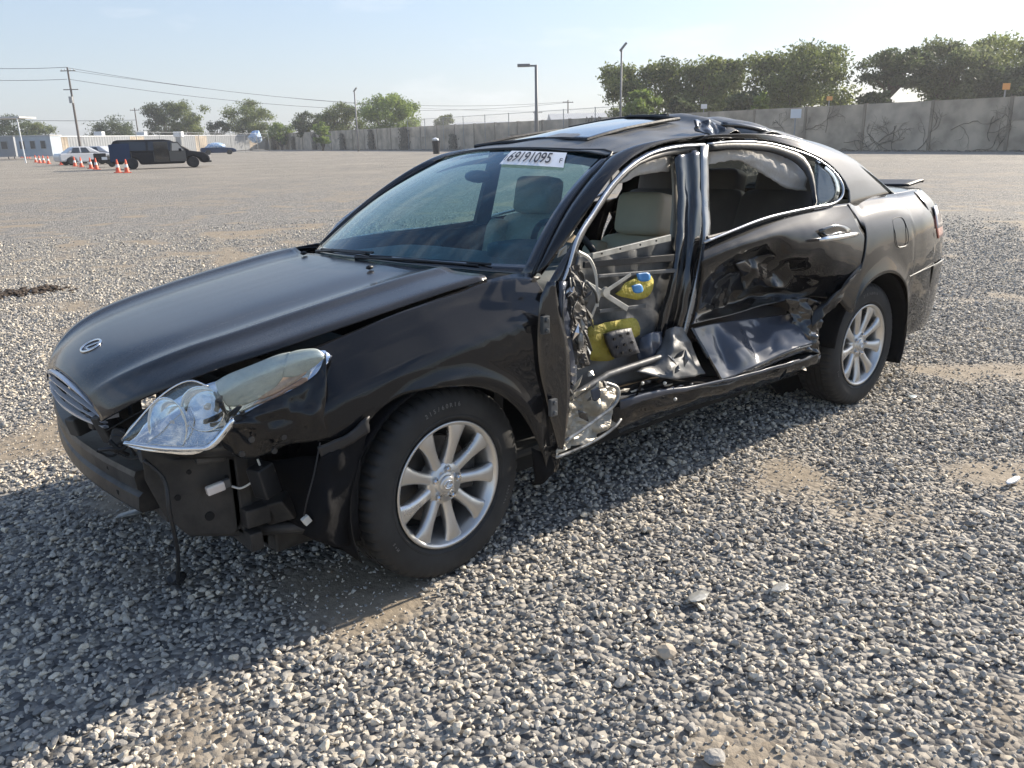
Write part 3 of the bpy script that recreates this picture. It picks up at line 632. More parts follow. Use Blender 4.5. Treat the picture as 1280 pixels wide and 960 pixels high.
rows = [[(wsB(t)[0]+.05-.02*abs(t), wsB(t)[1]*1.0, wsB(t)[2]-.020) for t in np.linspace(-1, 1, 9)], [(wsB(t)[0]-.03, wsB(t)[1]*1.0, wsB(t)[2]-.004) for t in np.linspace(-1, 1, 9)]]
patch('cowl', rows, M['blk'], CAR, 4, 3, .01)
for (a, b) in (((-.55, .0), (.12, .06)), ((.05, .0), (.78, .055))):
    mb = MB(); mb.tube([ws(a[0], a[1], .004), ws((a[0]+b[0])/2, .008, .016), ws(b[0], b[1]*.4, .010)], [.008, .006, .004], 6); o = part('wiper', mb, M['blk'])
    mb = MB(); mb.tube([ws(a[0]+.12, .012, .012), ws(b[0]+.05, b[1]*.4+.012, .012)], .005, 5); part('wiper_blade', mb, M['blk'], o)
# auction sticker
def sticker():
    t0, t1 = .30, .79
    rows = [[ws(t-.10*(k-.80)/.155+.02, k+.012*(1-t), .007) for t in np.linspace(t0, t1, 5)] for k in (.80, .84, .88, .92, .955)]
    o = patch('lot_sticker', rows, M['paper'], CAR, 4, 6, 0)
    A, B, C_ = Vector(tilt(ws(t0+.015, .852, .012))), Vector(tilt(ws(t1-.01, .850, .012))), Vector(tilt(ws(t0+.015, .95, .012)))
    ex = (B-A); Wd = ex.length; ex.normalize(); ey = (C_-A); ey -= ex*ey.dot(ex); ey.normalize(); nn = ex.cross(ey); Hd = .072
    def txt(s, x, y, size, name='lettering', xs=1):
        cu = bpy.data.curves.new(name, 'FONT'); cu.body = s; cu.size = size; cu.offset = size*.012; ob = bpy.data.objects.new(name, cu); COL.objects.link(ob)
        dg = bpy.context.evaluated_depsgraph_get(); me = bpy.data.meshes.new_from_object(ob.evaluated_get(dg)); bpy.data.objects.remove(ob)
        q = [v.co.copy() for v in me.vertices]; 
        for v, c in zip(me.vertices, q):
            X_ = (x+c.x*xs)/Wd; t_ = t0+(t1-t0)*X_; k_ = .80+.155*(y+c.y)/Hd; t_ += -.10*(k_-.80)/.155+.02; k_ += .012*(1-t_); v.co = tilt(ws(t_, k_, .0125))
        me.materials.clear(); return link(name, me, M['ink'], o), max(c.x for c in q)*xs
    txt('1', Wd*.02, .016, .034); txt('69191095', Wd*.085, .012, .070, xs=Wd*.83/(.070*4.55)); txt('F', Wd*.93, .016, .030)
sticker()
mb = MB(); mb.ico((-.80, .02, 1.285), .05, (.35, 1.9, .55), .0, 2); part('rearview_mirror', mb, M['blk'], smooth=True)

# --- roof
RX = [-1.0, -1.15, -1.35, -1.6, -1.8, -2.0, -2.2, -2.4, -2.55]
RCZ = [1.392, 1.43, 1.465, 1.495, 1.51, 1.51, 1.50, 1.475, 1.445]
REY = [.58, .605, .62, .625, .625, .62, .61, .595, .58]
REZ = [1.355, 1.38, 1.398, 1.405, 1.41, 1.412, 1.405, 1.385, 1.35]
def roof():
    rows = []
    for k, x in enumerate(RX):
        r = []
        for t in (-1, -.95, -.85, -.65, -.4, -.15, .15, .4, .65, .85, .95, 1):
            a = abs(t); z = REZ[k]+(RCZ[k]-REZ[k])*(1-a**2.5); 
            if t < 0: z -= .035*math.sin(math.pi*k/8)*(1-a)
            xx = x+(.075 if k == 0 else .075-.075*k/8)*(1-a*a); r.append((xx, REY[k]*t, z))
        rows.append(r)
    def f(p, u, v):
        x, y, z = p
        d = x+1.78+.12*(.6-y)           # ridge and valley where the roof folded
        if y > -.1:
            wgt = min(1, (y+.1)/.4); z += wgt*(.030*math.exp(-(d/.06)**2)-.060*math.exp(-((d+.12)/.05)**2)+.02*math.exp(-((d+.3)/.08)**2))
            z += .006*noise.noise((x*9, y*9, 2))*wgt
        return (x, y, z)
    return patch('roof', rows, M['paint_roof'], CAR, 5, 8, .004, flip=False, fn=f)
roof()
def rz(x, y):
    c = interp(-x, [(-a, b) for a, b in zip(RX, RCZ)]) if False else float(np.interp(-x, [-a for a in RX], RCZ)); e = float(np.interp(-x, [-a for a in RX], REZ)); w_ = float(np.interp(-x, [-a for a in RX], REY)); a = min(1, abs(y)/w_)
    z = e+(c-e)*(1-a**2.5)
    if y < 0: z -= .035*math.sin(math.pi*min(1, max(0, (-x-1)/1.55)))*(1-a)
    return z
rows = [[(x, y, rz(x, y)+.012+.012*(-x-1.2)) for x in (-1.12, -1.3, -1.5, -1.66)] for y in (-.36, -.2, 0, .2, .36)]
patch('sunroof', rows, M['blkgl'], CAR, 4, 4, .006)
mb = MB(); q = [(-1.10, -.38), (-1.10, .38), (-1.68, .38), (-1.68, -.38), (-1.10, -.38)]
mb.tube([(x, y, rz(x, y)+.014+.02*max(0, -x-1.2)) for x, y in lin(q, 5)], .009, 6); part('sunroof_seal', mb, M['blk'])
mb = MB(); mb.tube(cr([(-1.70, -.35, 1.49), (-1.69, 0, 1.515), (-1.70, .30, 1.515)], 5), .012, 6); part('wind_deflector', mb, M['blk'])
# torn black roof moulding lifted behind the fold
rows = [[P(866, 150, .55), P(882, 150, .56), P(900, 156, .58), P(912, 168, .61)], [P(868, 158, .57), P(882, 160, .58), P(896, 168, .60), P(906, 174, .62)], [P(872, 164, .59), P(886, 168, .61), P(896, 174, .62), P(904, 177, .64)]]
patch('roof_tear', rows, M['blkgl'], CAR, 6, 5, .004, fn=crumple(.018, 16, 3))
mb = MB(); mb.tube(cr([P(903, 156, .57), P(930, 158, .59), P(962, 166, .60), P(1000, 182, .60)], 5), [.013]*5+[.012]*5+[.008]*6, 6); part('roof_moulding', mb, M['blkgl'], smooth=True)

# --- left pillars and door frames: curves in the photograph given their own depth
A_out = [P(677, 344, .80), P(700, 314, .79), P(724, 279, .77), P(750, 240, .74), P(774, 210, .71), P(802, 190, .68), P(834, 179, .66), P(870, 174, .645)]
A_in = [wsB(1), ws(1, .25, 0), ws(1, .5, 0), ws(1, .75, 0), ws(1, 1, 0), (-1.15, .605, 1.385), (-1.35, .62, 1.40), (-1.6, .627, 1.408)]
def resam(p, n):
    q = cr(p, 6); L_ = np.concatenate([[0], np.cumsum([np.linalg.norm(b-a) for a, b in zip(q[:-1], q[1:])])]); s = np.linspace(0, L_[-1], n); q = np.array(q)
    return [tuple(np.interp(s, L_, q[:, k]) for k in range(3)) for s in s]
ao, ai = resam(A_out, 12), resam(A_in, 12)
rows = [ai, [tuple(np.array(a)*.62+np.array(b)*.38+np.array((.012, .014, .014))) for a, b in zip(ai, ao)], [tuple(np.array(a)*.25+np.array(b)*.75+np.array((.006, .012, .008))) for a, b in zip(ai, ao)], ao]
patch('a_pillar', rows, M['paint'], CAR, 2, 5, .004); patch('a_pillar', rows, M['paint'], CAR, 2, 5, .004, mirror=True)
# roof rail and C pillar
C_out = [P(870, 176, .645), P(919, 173, .65), P(959, 175, .655), P(991, 183, .665), P(1020, 195, .685), P(1042, 210, .71), P(1058, 232, .745), P(1062, 250, .775), P(1060, 262, .79)]
C_in = [(-1.6, .627, 1.408), (-1.9, .625, 1.412), (-2.2, .61, 1.405), (-2.4, .60, 1.385), (-2.6, .60, 1.35), (-2.8, .62, 1.29), (-2.96, .645, 1.21), (-3.08, .67, 1.14), (-3.2, .685, 1.085)]
co, ci = resam(C_out, 13), resam(C_in, 13)
rows = [ci, [tuple(np.array(a)*.6+np.array(b)*.4+np.array((0, .022, .016))*(1-k/12)) for k, (a, b) in enumerate(zip(ci, co))], [tuple(np.array(a)*.25+np.array(b)*.75+np.array((0, .014, .010))*(1-k/12)) for k, (a, b) in enumerate(zip(ci, co))], co]
patch('c_pillar', rows, M['paint_rear'], CAR, 2, 5, .004); patch('c_pillar', rows, M['paint_rear'], CAR, 2, 5, .004, mirror=True)

# --- quarter panel with the bumper corner
QF = [P(1060, 255, .80), P(1072, 275, .835), P(1088, 300, .865), P(1080, 325, .885), P(1062, 345, .89), P(1045, 372, .89)]
def qcol(x, zb, zt=1.09): return [(x, wid(x)-interp(z, [(.2, .03), (.35, .012), (.5, .0), (.65, -.004), (.8, .004), (.9, .02), (.97, .045), (1.03, .085), (1.08, .145), (1.12, .19)]), z) for z in np.linspace(zt, zb, 7)]
arch = [(-2.40, .56), (-2.47, .64), (-2.56, .69), (-2.68, .715), (-2.80, .71), (-2.91, .67), (-3.0, .60), (-3.06, .50), (-3.09, .40), (-3.10, .30)]
cols = [resam(QF, 7)]
tops = [-2.62, -2.68, -2.74, -2.82, -2.90, -2.97, -3.03, -3.07, -3.10, -3.13]
for (ax_, az), tx in zip(arch, tops):
    c = []
    for k, t in enumerate(np.linspace(0, 1, 7)):
        z = 1.09*(1-t)+az*t; x = tx*(1-t)+ax_*t
        lip = .012*math.exp(-((1-t)/.12)**2); c.append((x, wid(x)-interp(z, [(.2, .03), (.35, .012), (.65, -.004), (.8, .004), (.9, .02), (.97, .045), (1.03, .085), (1.08, .145), (1.12, .19)])+lip, z))
    cols.append(c)
for x in (-3.18, -3.26, -3.36, -3.44): cols.append(qcol(x, .31, 1.09))
rows = [list(r) for r in zip(*cols)]
patch('quarter_panel', rows, M['paint_rear'], CAR, 4, 4, .003, flip=False, fn=ripple(.004, 3)); patch('quarter_panel', rows, M['paint_rear'], CAR, 4, 4, .003, mirror=True)
# rear corner: panel above the crease, bumper below
RC = [(-3.40, .0), (-3.48, .0), (-3.6, .0), (-3.70, .0), (-3.78, 0), (-3.84, 0), (-3.872, 0), (-3.885, 0)]
RW = [wid(-3.40)-.002, wid(-3.48)-.001, wid(-3.6), .755, .68, .58, .42, 0]
def rearrow(z, k=0):
    d = interp(z, [(.2, .05), (.35, .016), (.5, .0), (.66, -.010), (.68, -.004), (.8, .004), (.9, .02), (.97, .045), (1.03, .085), (1.08, .145), (1.12, .19)])
    return [(x+d*(.0 if i < 3 else .5 if i < 5 else 1), max(0, y-d*(1 if i < 6 else .5 if i == 6 else 0)), z) for i, ((x, _), y) in enumerate(zip(RC, RW))]
for mr in (False, True):
    patch('rear_bumper', [rearrow(z) for z in (.68, .66, .55, .45, .36, .30)], M['paint_rear'], CAR, 4, 4, .004, mirror=mr)
    patch('rear_panel', [[q for q in rearrow(z)] for z in (1.09, 1.05, 1.0, .9, .8, .69)], M['paint_rear'], CAR, 4, 4, .003, mirror=mr)
mb = MB(); mb.tube(cr([sp(-3.05, .655)[:2]+(.66,)]+[(x+.0, y+.004, .682) for x, y, z in rearrow(.66)[:5]], 4), .0025, 5); part('bumper_strip', mb, M['steel'])
# tail lamp wraps the corner
rows = [[(x-.004, y+.004, z) for x, y, z in r[1:6]] for r in (rearrow(1.0), rearrow(.95), rearrow(.88), rearrow(.82))]
for k, sx in enumerate((-3.50, -3.47, -3.46, -3.49)): rows[k][0] = (sx, wid(sx)-interp([1.0, .95, .88, .82][k], [(.8, .004), (.9, .02), (.97, .045), (1.03, .085)])+.006, [1.0, .95, .88, .82][k])
patch('tail_lamp', rows[1:], M['red'], CAR, 4, 3, .004); patch('tail_lamp', rows, M['red'], CAR, 4, 3, .004, mirror=True)
rows2 = [[(x-.002, y+.003, z) for x, y, z in r] for r in rows[:3]]; patch('reversing_lens', [r[:] for r in rows2[:3]], M['clearwht'], CAR, 4, 3, .003)
# fuel door: fine gap and lid
q = [P(1109, 280, .87), P(1135, 277, .865), P(1137, 300, .875), P(1133, 314, .875), P(1112, 317, .88), P(1107, 300, .88)]
def onq(p): return (p[0], wid(p[0])-interp(p[2], [(.65, -.004), (.8, .004), (.9, .02), (.97, .05), (1.03, .085)])+.004, p[2])
cx_, cz_, R_ = -2.93, .905, .075
mb = MB(); mb.tube([onq((cx_+R_*math.copysign(abs(math.cos(a))**.55, math.cos(a)), 0, cz_+R_*math.copysign(abs(math.sin(a))**.55, math.sin(a)))) for a in np.linspace(0, 2*math.pi, 33)], .002, 5, False); part('fuel_door', mb, M['blk'])
# boot lid, rear glass, spoiler
rows = []
for k, x in enumerate((-3.12, -3.3, -3.5, -3.66, -3.74, -3.80)):
    zc = (1.115, 1.12, 1.12, 1.115, 1.11, 1.07)[k]; r = []
    ye = (.705, .685, .65, .59, .50, .40)[k]; ze = (1.088, 1.088, 1.088, 1.085, 1.08, 1.04)[k]
    for t in (-1, -.8, -.4, 0, .4, .8, 1): r.append((x-(.03 if k > 3 else 0)*(1-t*t), ye*t, ze+(zc-ze)*(1-abs(t)**3)))
    rows.append(r)
patch('boot_lid', rows, M['paint_rear'], CAR, 4, 4, .004)
rows = [[(x-(.05)*(1-t*t), .56*t, z) for t in (-1, -.6, 0, .6, 1)] for x, z in ((-3.60, 1.115), (-3.66, 1.122), (-3.78, 1.135), (-3.80, 1.125))]
patch('rear_spoiler', rows, M['blk'], CAR, 4, 4, .014)
rows = []
for k in range(5):
    t = k/4; xx = -2.55*(1-t)-3.14*t; ze = 1.35*(1-t)+1.09*t+.03*math.sin(math.pi*t); ye = .585*(1-t)+.70*t; rows.append([(xx-.10*(1-s*s)*(1-.4*t), ye*s, ze+(.075*(1-t)+.03*t)*(1-abs(s)**2.5)) for s in (-1, -.6, -.2, .2, .6, 1)])
patch('rear_window', rows, M['glass'], CAR, 4, 4, .004)

# --- torn driver door: frame, shell and what hung inside it
def strip(name, a, b, m, n=14, **k):     # ribbon between two curves
    a, b = resam(a, n), resam(b, n); mid = [tuple((np.array(p)+np.array(q))/2+np.array((0, .004, .002))) for p, q in zip(a, b)]
    return patch(name, [a, mid, b], m, CAR, 1, 2, .006, **k)
FD_out = [P(681, 362, .86), P(690, 345, .85), P(706, 318, .83), P(728, 282, .79), P(754, 240, .75), P(778, 211, .72), P(806, 191, .69), P(838, 181, .665), P(872, 177, .65)]
FD_mid = [P(690, 372, .87), P(702, 346, .86), P(718, 306, .84), P(738, 271, .80), P(762, 235, .76), P(786, 210, .73), P(812, 194, .70), P(842, 185, .675), P(880, 181, .66)]
FD_in = [P(712, 372, .86), P(716, 346, .85), P(724, 306, .835), P(741, 276, .80), P(768, 236, .76), P(792, 211, .73), P(816, 200, .705), P(842, 194, .68), P(876, 189, .66)]
DR = empty  # (the torn door stays part of the wreck: its pieces hang on the shell)
strip('door_frame', FD_out, FD_mid, M['blkgl'])
mb = MB(); mb.tube(cr([P(704, 352, .865), P(712, 330, .86), P(722, 297, .845), P(740, 268, .81), P(764, 232, .765), P(788, 208, .735), P(814, 192, .705), P(844, 184, .68), P(880, 181, .665)], 6), [.0065]*49, 7); part('window_moulding', mb, M['chromet'], smooth=True)
strip('door_frame', FD_mid, FD_in, M['blk'])
# belt to roof: door's rear frame and the pillar behind it
rows = [[P(842, 190, .66), P(850, 190, .675), P(858, 188, .665), P(868, 187, .68), P(877, 186, .675)],
        [P(847, 235, .70), P(854, 235, .71), P(862, 235, .70), P(870, 235, .715), P(878, 235, .71)],
        [P(846, 290, .75), P(853, 290, .76), P(860, 290, .745), P(868, 290, .765), P(878, 290, .76)],
        [P(838, 345, .77), P(846, 345, .79), P(853, 345, .77), P(861, 348, .79), P(869, 348, .79)],
        [P(822, 400, .74), P(832, 402, .77), P(841, 405, .75), P(848, 407, .78), P(857, 408, .78)],
        [P(808, 440, .72), P(820, 443, .75), P(830, 445, .73), P(838, 447, .76), P(848, 448, .76)]]
patch('b_pillar', rows, M['blkgl'], CAR, 4, 5, .004, fn=crumple(.006, 9, 2))
strip('door_rear_edge', [P(876, 182, .675), P(877, 240, .715), P(879, 295, .765), P(871, 345, .80), P(858, 400, .79), P(850, 430, .79)], [P(886, 181, .67), P(886, 240, .71), P(888, 295, .76), P(877, 345, .795), P(864, 400, .79), P(855, 430, .79)], M['dullchrome'], fn=crumple(.003, 14, 7))
strip('pillar_trim', [P(838, 198, .62), P(841, 240, .65), P(838, 290, .67), P(830, 330, .69)], [P(846, 196, .62), P(849, 240, .65), P(849, 290, .68), P(842, 335, .70)], M['trim'])
# inner shell
rows = [[P(722, 318, .76), P(760, 312, .76), P(800, 303, .75), P(842, 296, .73)],
        [P(716, 350, .77), P(755, 345, .76), P(800, 342, .75), P(845, 340, .73)],
        [P(712, 400, .77), P(755, 398, .75), P(800, 396, .74), P(836, 392, .73)],
        [P(714, 450, .78), P(755, 450, .76), P(800, 450, .74), P(830, 440, .73)],
        [P(718, 495, .79), P(760, 485, .77), P(805, 475, .75), P(850, 465, .74)]]
patch('door_inner_shell', rows, M['steel'], CAR, 7, 7, .004, fn=crumple(.016, 7, 11))
def fl(name, pts, y, m, d=0.0, cz=.0, n=3, seed=0):   # a flat-ish sheet piece with a bent surface
    ys_ = y if isinstance(y, (list, tuple)) else [y]*len(pts)
    q = resam([P(u, v, a) for (u, v), a in zip(pts, ys_)]+[P(*pts[0], ys_[0])], len(pts)*4+1)[:-1] if n else [P(u, v, a) for (u, v), a in zip(pts, ys_)]
    c = np.mean(np.array(q), 0); V = []; F = []; k = len(q)
    for s in (1, .66, .33):
        for p in q: V.append(tuple(c+(np.array(p)-c)*s))
    V.append(tuple(c)); 
    for a in range(2):
        for i in range(k): j = (i+1) % k; F.append((a*k+i, a*k+j, (a+1)*k+j, (a+1)*k+i))
    for i in range(k): F.append((2*k+i, 2*k+(i+1) % k, 3*k))
    f = crumple(cz, 12, seed) if cz else (lambda p, u, v: p)
    V = [tilt(f((v[0], v[1]+d, v[2]), .5, .5)) for v in V]
    return mesh(name, V, F, m, CAR, smooth=True, thick=.004)
fl('door_membrane', [(734, 410), (755, 404), (793, 397), (797, 418), (772, 428), (766, 448), (741, 451), (732, 438)], .80, M['yellow'], cz=.010)
fl('door_membrane', [(768, 367), (787, 350), (813, 344), (816, 364), (801, 374), (778, 371)], .79, M['yellow'], cz=.008, seed=4)
fl('blue_patch', [(789, 357), (800, 355), (803, 364), (793, 366)], .815, M['bluetape'], cz=.003); fl('blue_patch', [(795, 342), (810, 341), (811, 350), (799, 351)], .805, M['bluetape'], cz=.003)
rows = [[P(758, 418, .835), P(773, 413, .84), P(789, 410, .835)], [P(762, 432, .84), P(778, 428, .845), P(794, 425, .84)], [P(769, 448, .835), P(784, 445, .84), P(800, 441, .835)]]
patch('door_speaker_cover', rows, M['vent'], CAR, 3, 3, .02, t=True)
for (u, v) in ((768, 424), (776, 420), (785, 417), (772, 434), (781, 431), (790, 428), (778, 441), (788, 438)):
    mb = MB(); c = P(u, v, .848); mb.lathe([(0, .003), (.006, .003), (.006, -.003)], 8, 'y', c); part('vent_hole', mb, M['blkgl'])
def arm(name, a, b, ya, yb, wd, m, th=.004):
    A, B = Vector(P(*a, ya)), Vector(P(*b, yb)); t = (B-A).normalized(); n = Vector((0, 1, 0)); s = t.cross(n).normalized()*wd; e = Vector((0, th, 0)); mb = MB()
    mb.hexa([A-s*.8, A+s*.8, B+s, B-s], [A-s*.8+e, A+s*.8+e, B+s+e, B-s+e]); return part(name, mb, m, bevel=.002)
arm('regulator_arm', (730, 352), (784, 386), .815, .825, .011, M['reg']); arm('regulator_arm', (788, 343), (745, 372), .822, .822, .009, M['reg']); arm('regulator_arm', (749, 370), (736, 404), .82, .81, .007, M['reg'])
mb = MB(); mb.lathe([(0, .01), (.018, .01), (.02, .0)], 16, 'y', P(756, 365, .826)); part('regulator_pivot', mb, M['reg'])
arm('door_rail', (748, 389), (806, 382), .80, .80, .008, M['steel'], .008)
arm('belt_rail', (738, 320), (836, 297), .805, .78, .013, M['reg'], .012); arm('belt_rail', (745, 345), (842, 338), .79, .77, .008, M['steel'], .014); arm('belt_rail', (728, 331), (840, 322), .785, .765, .014, M['blk'], .012)
for (u, v) in ((752, 317), (775, 311), (800, 306), (820, 301)): mb = MB(); mb.lathe([(0, .003), (.004, .003), (.004, 0)], 8, 'y', P(u, v, .817)); part('rail_hole', mb, M['blkgl'])
mb = MB(); mb.tube(cr([P(723, 315, .85), P(737, 324, .85), P(745, 345, .85), P(747, 383, .85)], 5), [.007]*12+[.006]*4, 4); part('hanging_strap', mb, M['wirewht'])
mb = MB(); mb.tube(lin([P(700, 505, .86), P(760, 468, .85), P(848, 439, .82)], 5), .013, 10); part('intrusion_beam', mb, M['steel'], smooth=True)
mb = MB(); mb.lathe([(0, .016), (.022, .016), (.024, 0)], 14, 'y', P(846, 440, .82)); part('beam_bracket', mb, M['steel'])
# shredded front edge of the door shell
rows = [[P(704, 345, .86), P(715, 335, .88), P(727, 330, .84)], [P(700, 375, .86), P(716, 370, .89), P(733, 365, .83)], [P(703, 405, .87), P(718, 402, .90), P(735, 400, .83)], [P(708, 435, .87), P(722, 432, .90), P(737, 430, .83)], [P(712, 468, .87), P(724, 462, .89), P(740, 455, .83)]]
patch('shredded_edge', rows, M['under'], CAR, 9, 9, .002, fn=crumple(.024, 13, 9), fu=lin, fv=lin, smooth=False)
strip('door_edge_strip', [P(700, 352, .885), P(702, 400, .90), P(711, 450, .90), P(714, 490, .89)], [P(708, 352, .88), P(712, 400, .89), P(720, 450, .885), P(722, 490, .87)], M['bluesteel_sheen'], fn=crumple(.008, 14, 3))
for k in range(9):
    a = (random.uniform(704, 735), random.uniform(340, 440)); b = (a[0]+random.uniform(-12, 14), a[1]+random.uniform(18, 55)); y = random.uniform(.85, .91)
    mb = MB(); mb.tube(cr([P(*a, y), P((a[0]+b[0])/2+random.uniform(-6, 6), (a[1]+b[1])/2, y+.02), P(*b, y-.02)], 5), random.uniform(.003, .006), 5); part('loose_cable', mb, M[random.choice(['blk', 'steel', 'brightmetal'])], smooth=True)
mb = MB(); mb.ico(P(725, 425, .89), .020, (.7, .8, 1.9), .2, 2); part('door_check', mb, M['brightmetal'])
# black leading edge plate of the door with its hinges
LE = [(684, 352, 694), (676, 372, 697), (673, 396, 702), (672, 428, 710), (675, 465, 713), (683, 500, 712), (690, 532, 709), (697, 562, 704)]
rows = [[P(a, v, .905), P((a+b)/2, v, .918), P(b, v, .925)] for a, v, b in LE]
patch('door_leading_edge', rows, M['blkgl'], CAR, 3, 3, .004, fn=ripple(.004, 8))
for (u, v, h) in ((680, 406, .030), (690, 509, .030)):
    mb = MB(); c = P(u, v, .925); mb.box((-.016, -.004, -h), (.014, .012, h), None, c); V0 = [(x+c[0], y+c[1], z+c[2]) for x, y, z in mb.V]; mb.V = V0
    mb.lathe([(0, .02), (.008, .02), (.009, .0)], 10, 'y', (c[0], c[1], c[2]+h*.6)); mb.lathe([(0, .02), (.008, .02), (.009, .0)], 10, 'y', (c[0], c[1], c[2]-h*.6)); part('door_hinge', mb, M['steel'], bevel=.002)
# cream, torn bottom of the hinge pillar
rows = [[P(714, 492, .88), P(730, 484, .87), P(752, 476, .86), P(772, 485, .86)],
        [P(712, 512, .88), P(730, 506, .86), P(750, 498, .885), P(770, 500, .88)],
        [P(708, 535, .89), P(728, 528, .86), P(748, 518, .88), P(766, 516, .89)],
        [P(700, 558, .90), P(722, 546, .89), P(745, 534, .89), P(764, 524, .90)],
        [P(695, 571, .91), P(722, 558, .90), P(748, 545, .90), P(772, 530, .90)]]
patch('torn_pillar_foot', rows, M['creamsteel'], CAR, 8, 8, .003, fn=crumple(.022, 13, 21), fv=lin, smooth=False)
fl('pillar_hole', [(722, 512), (733, 516), (735, 527), (724, 522)], .905, M['blkgl'], cz=0, n=0)
fl('grey_grommet', [(738, 488), (748, 484), (749, 497), (741, 501)], .895, M['bluesteel_sheen'], cz=.0)
mb = MB(); mb.tube(cr([P(695, 572, .91), P(725, 560, .915), P(750, 547, .92), P(768, 534, .92), P(776, 524, .91)], 6), [.006]*25, 6); mb.tube(cr([P(755, 478, .90), P(772, 486, .91), P(768, 505, .915), P(740, 528, .915), P(706, 552, .91)], 6), [.008]*25, 6)
part('torn_flange', mb, M['brightmetal'], smooth=True)
# crushed grey foot of the centre pillar
rows = [[P(833, 412, .79), P(843, 408, .81), P(856, 410, .80)], [P(826, 432, .80), P(845, 430, .84), P(864, 430, .81)], [P(812, 452, .82), P(845, 452, .87), P(872, 448, .83)], [P(794, 463, .86), P(842, 474, .90), P(882, 467, .87)]]
patch('crushed_pillar_foot', rows, M['steel'], CAR, 8, 8, .003, fn=crumple(.016, 11, 5))
rows = [[P(800, 422, .78), P(815, 415, .80), P(830, 415, .79)], [P(798, 440, .79), P(815, 438, .82), P(828, 436, .79)], [P(800, 458, .80), P(815, 455, .81), P(826, 450, .80)]]
patch('crushed_inner_sheet', rows, M['bluesteel_sheen'], CAR, 6, 6, .003, fn=crumple(.014, 12, 6))
# sill
rows = [[P(738, 484, .80), P(774, 484, .80), P(812, 474, .79), P(850, 470, .79), P(890, 470, .80), P(925, 465, .81), P(960, 454, .82), P(1000, 442, .83), P(1022, 432, .84)],
        [P(750, 500, .86), P(780, 496, .87), P(815, 486, .86), P(852, 482, .86), P(892, 477, .86), P(928, 470, .87), P(962, 460, .87), P(1002, 447, .87), P(1024, 438, .87)],
        [P(765, 520, .88), P(785, 512, .885), P(820, 502, .88), P(856, 492, .875), P(896, 484, .88), P(930, 476, .885), P(965, 464, .885), P(1003, 453, .885), P(1026, 444, .88)],
        [P(772, 537, .87), P(790, 529, .87), P(824, 517, .865), P(862, 504, .86), P(900, 493, .86), P(932, 484, .86), P(966, 473, .865), P(1005, 461, .865), P(1024, 454, .86)],
        [P(775, 541, .80), P(792, 535, .80), P(826, 522, .79), P(864, 508, .79), P(902, 497, .79), P(934, 488, .79), P(968, 477, .80), P(1006, 465, .80), P(1025, 457, .80)]]
patch('sill', rows, M['paint'], CAR, 5, 5, .004, fn=crumple(.012, 10, 14, pin=True))
strip('sill_stripe', [P(776, 500, .90), P(820, 488, .895), P(870, 481, .89), P(930, 468, .895), P(1000, 449, .89)], [P(776, 512, .90), P(820, 497, .90), P(870, 486, .89), P(930, 473, .895), P(1000, 452, .89)], M['bluesteel_sheen'], n=20, fn=crumple(.006, 20, 2))  # blue-grey stripe along the sill
for (u, v) in ((831, 479), (844, 499), (803, 479)): mb = MB(); mb.ico(P(u, v, .90), .008); part('clip', mb, M['wirewht'])
for k in range(11):
    u = 755+k*11+random.uniform(-6, 6); v = 487-(k*8)*.10+random.uniform(-6, 6); mb = MB(); c = P(u, v, .885); mb.ico(c, random.uniform(.008, .016), (random.uniform(1.2, 3), .5, random.uniform(.3, .7)), .6, 1); part('metal_shred', mb, M[random.choice(['blk', 'blkgl', 'steel', 'steel', 'creamsteel'])])

rs_ = random.Random(12)
for k in range(26):                     # torn slivers of sheet along the broken edges
    if k < 13: u, v, y = rs_.uniform(700, 738), rs_.uniform(310, 470), .90
    elif k < 20: u, v, y = rs_.uniform(712, 800), rs_.uniform(468, 500), .90
    else: u, v, y = rs_.uniform(820, 1020), rs_.uniform(440, 480), .895
    c = np.array(P(u, v, y)); a = np.array((rs_.uniform(-1, 1), rs_.uniform(-.2, .6), rs_.uniform(-1, 1)))*rs_.uniform(.02, .05); b = np.cross(a, (0, 1, 0)); b = b/np.linalg.norm(b)*rs_.uniform(.004, .012)
    mb = MB(); k_ = np.array((0, .003, 0)); q0 = [c-a-b*.6, c-b, c+a*.9, c+b]; q1 = [c-a-b*.6+k_, c-b+k_*6, c+a*.9+k_, c+b+k_*3]; mb.hexa([tuple(q) for q in q0], [tuple(q) for q in q1]); part('torn_strip', mb, M[rs_.choice(['brightmetal', 'creamsteel', 'steel', 'chrome', 'blkgl'])])
# --- rear door with the deep dent
rows = [[P(878, 305, .80), P(915, 291, .805), P(955, 277, .805), P(995, 265, .80), P(1030, 258, .795), P(1062, 254, .795)],
        [P(877, 325, .845), P(915, 312, .86), P(955, 300, .865), P(995, 290, .865), P(1035, 285, .865), P(1076, 285, .852)],
        [P(877, 345, .83), P(915, 334, .81), P(950, 324, .79), P(990, 320, .865), P(1035, 312, .885), P(1090, 308, .875)],
        [P(873, 370, .80), P(912, 358, .72), P(950, 350, .765), P(985, 338, .78), P(1035, 335, .875), P(1080, 330, .888)],
        [P(870, 390, .77), P(912, 380, .70), P(950, 366, .70), P(990, 362, .75), P(1030, 355, .84), P(1062, 350, .885)],
        [P(864, 406, .80), P(912, 394, .75), P(955, 382, .73), P(990, 375, .76), P(1015, 372, .80), P(1042, 374, .86)]]
patch('rear_door', rows, M['paint'], CAR, 12, 10, .004, fn=lambda p, u, v: crumple(.020*min(1, max(.12, v*2.2-.35))*min(1, max(.2, 1.5-u*1.3)), 6, 31, pin=True)(p, u, v))
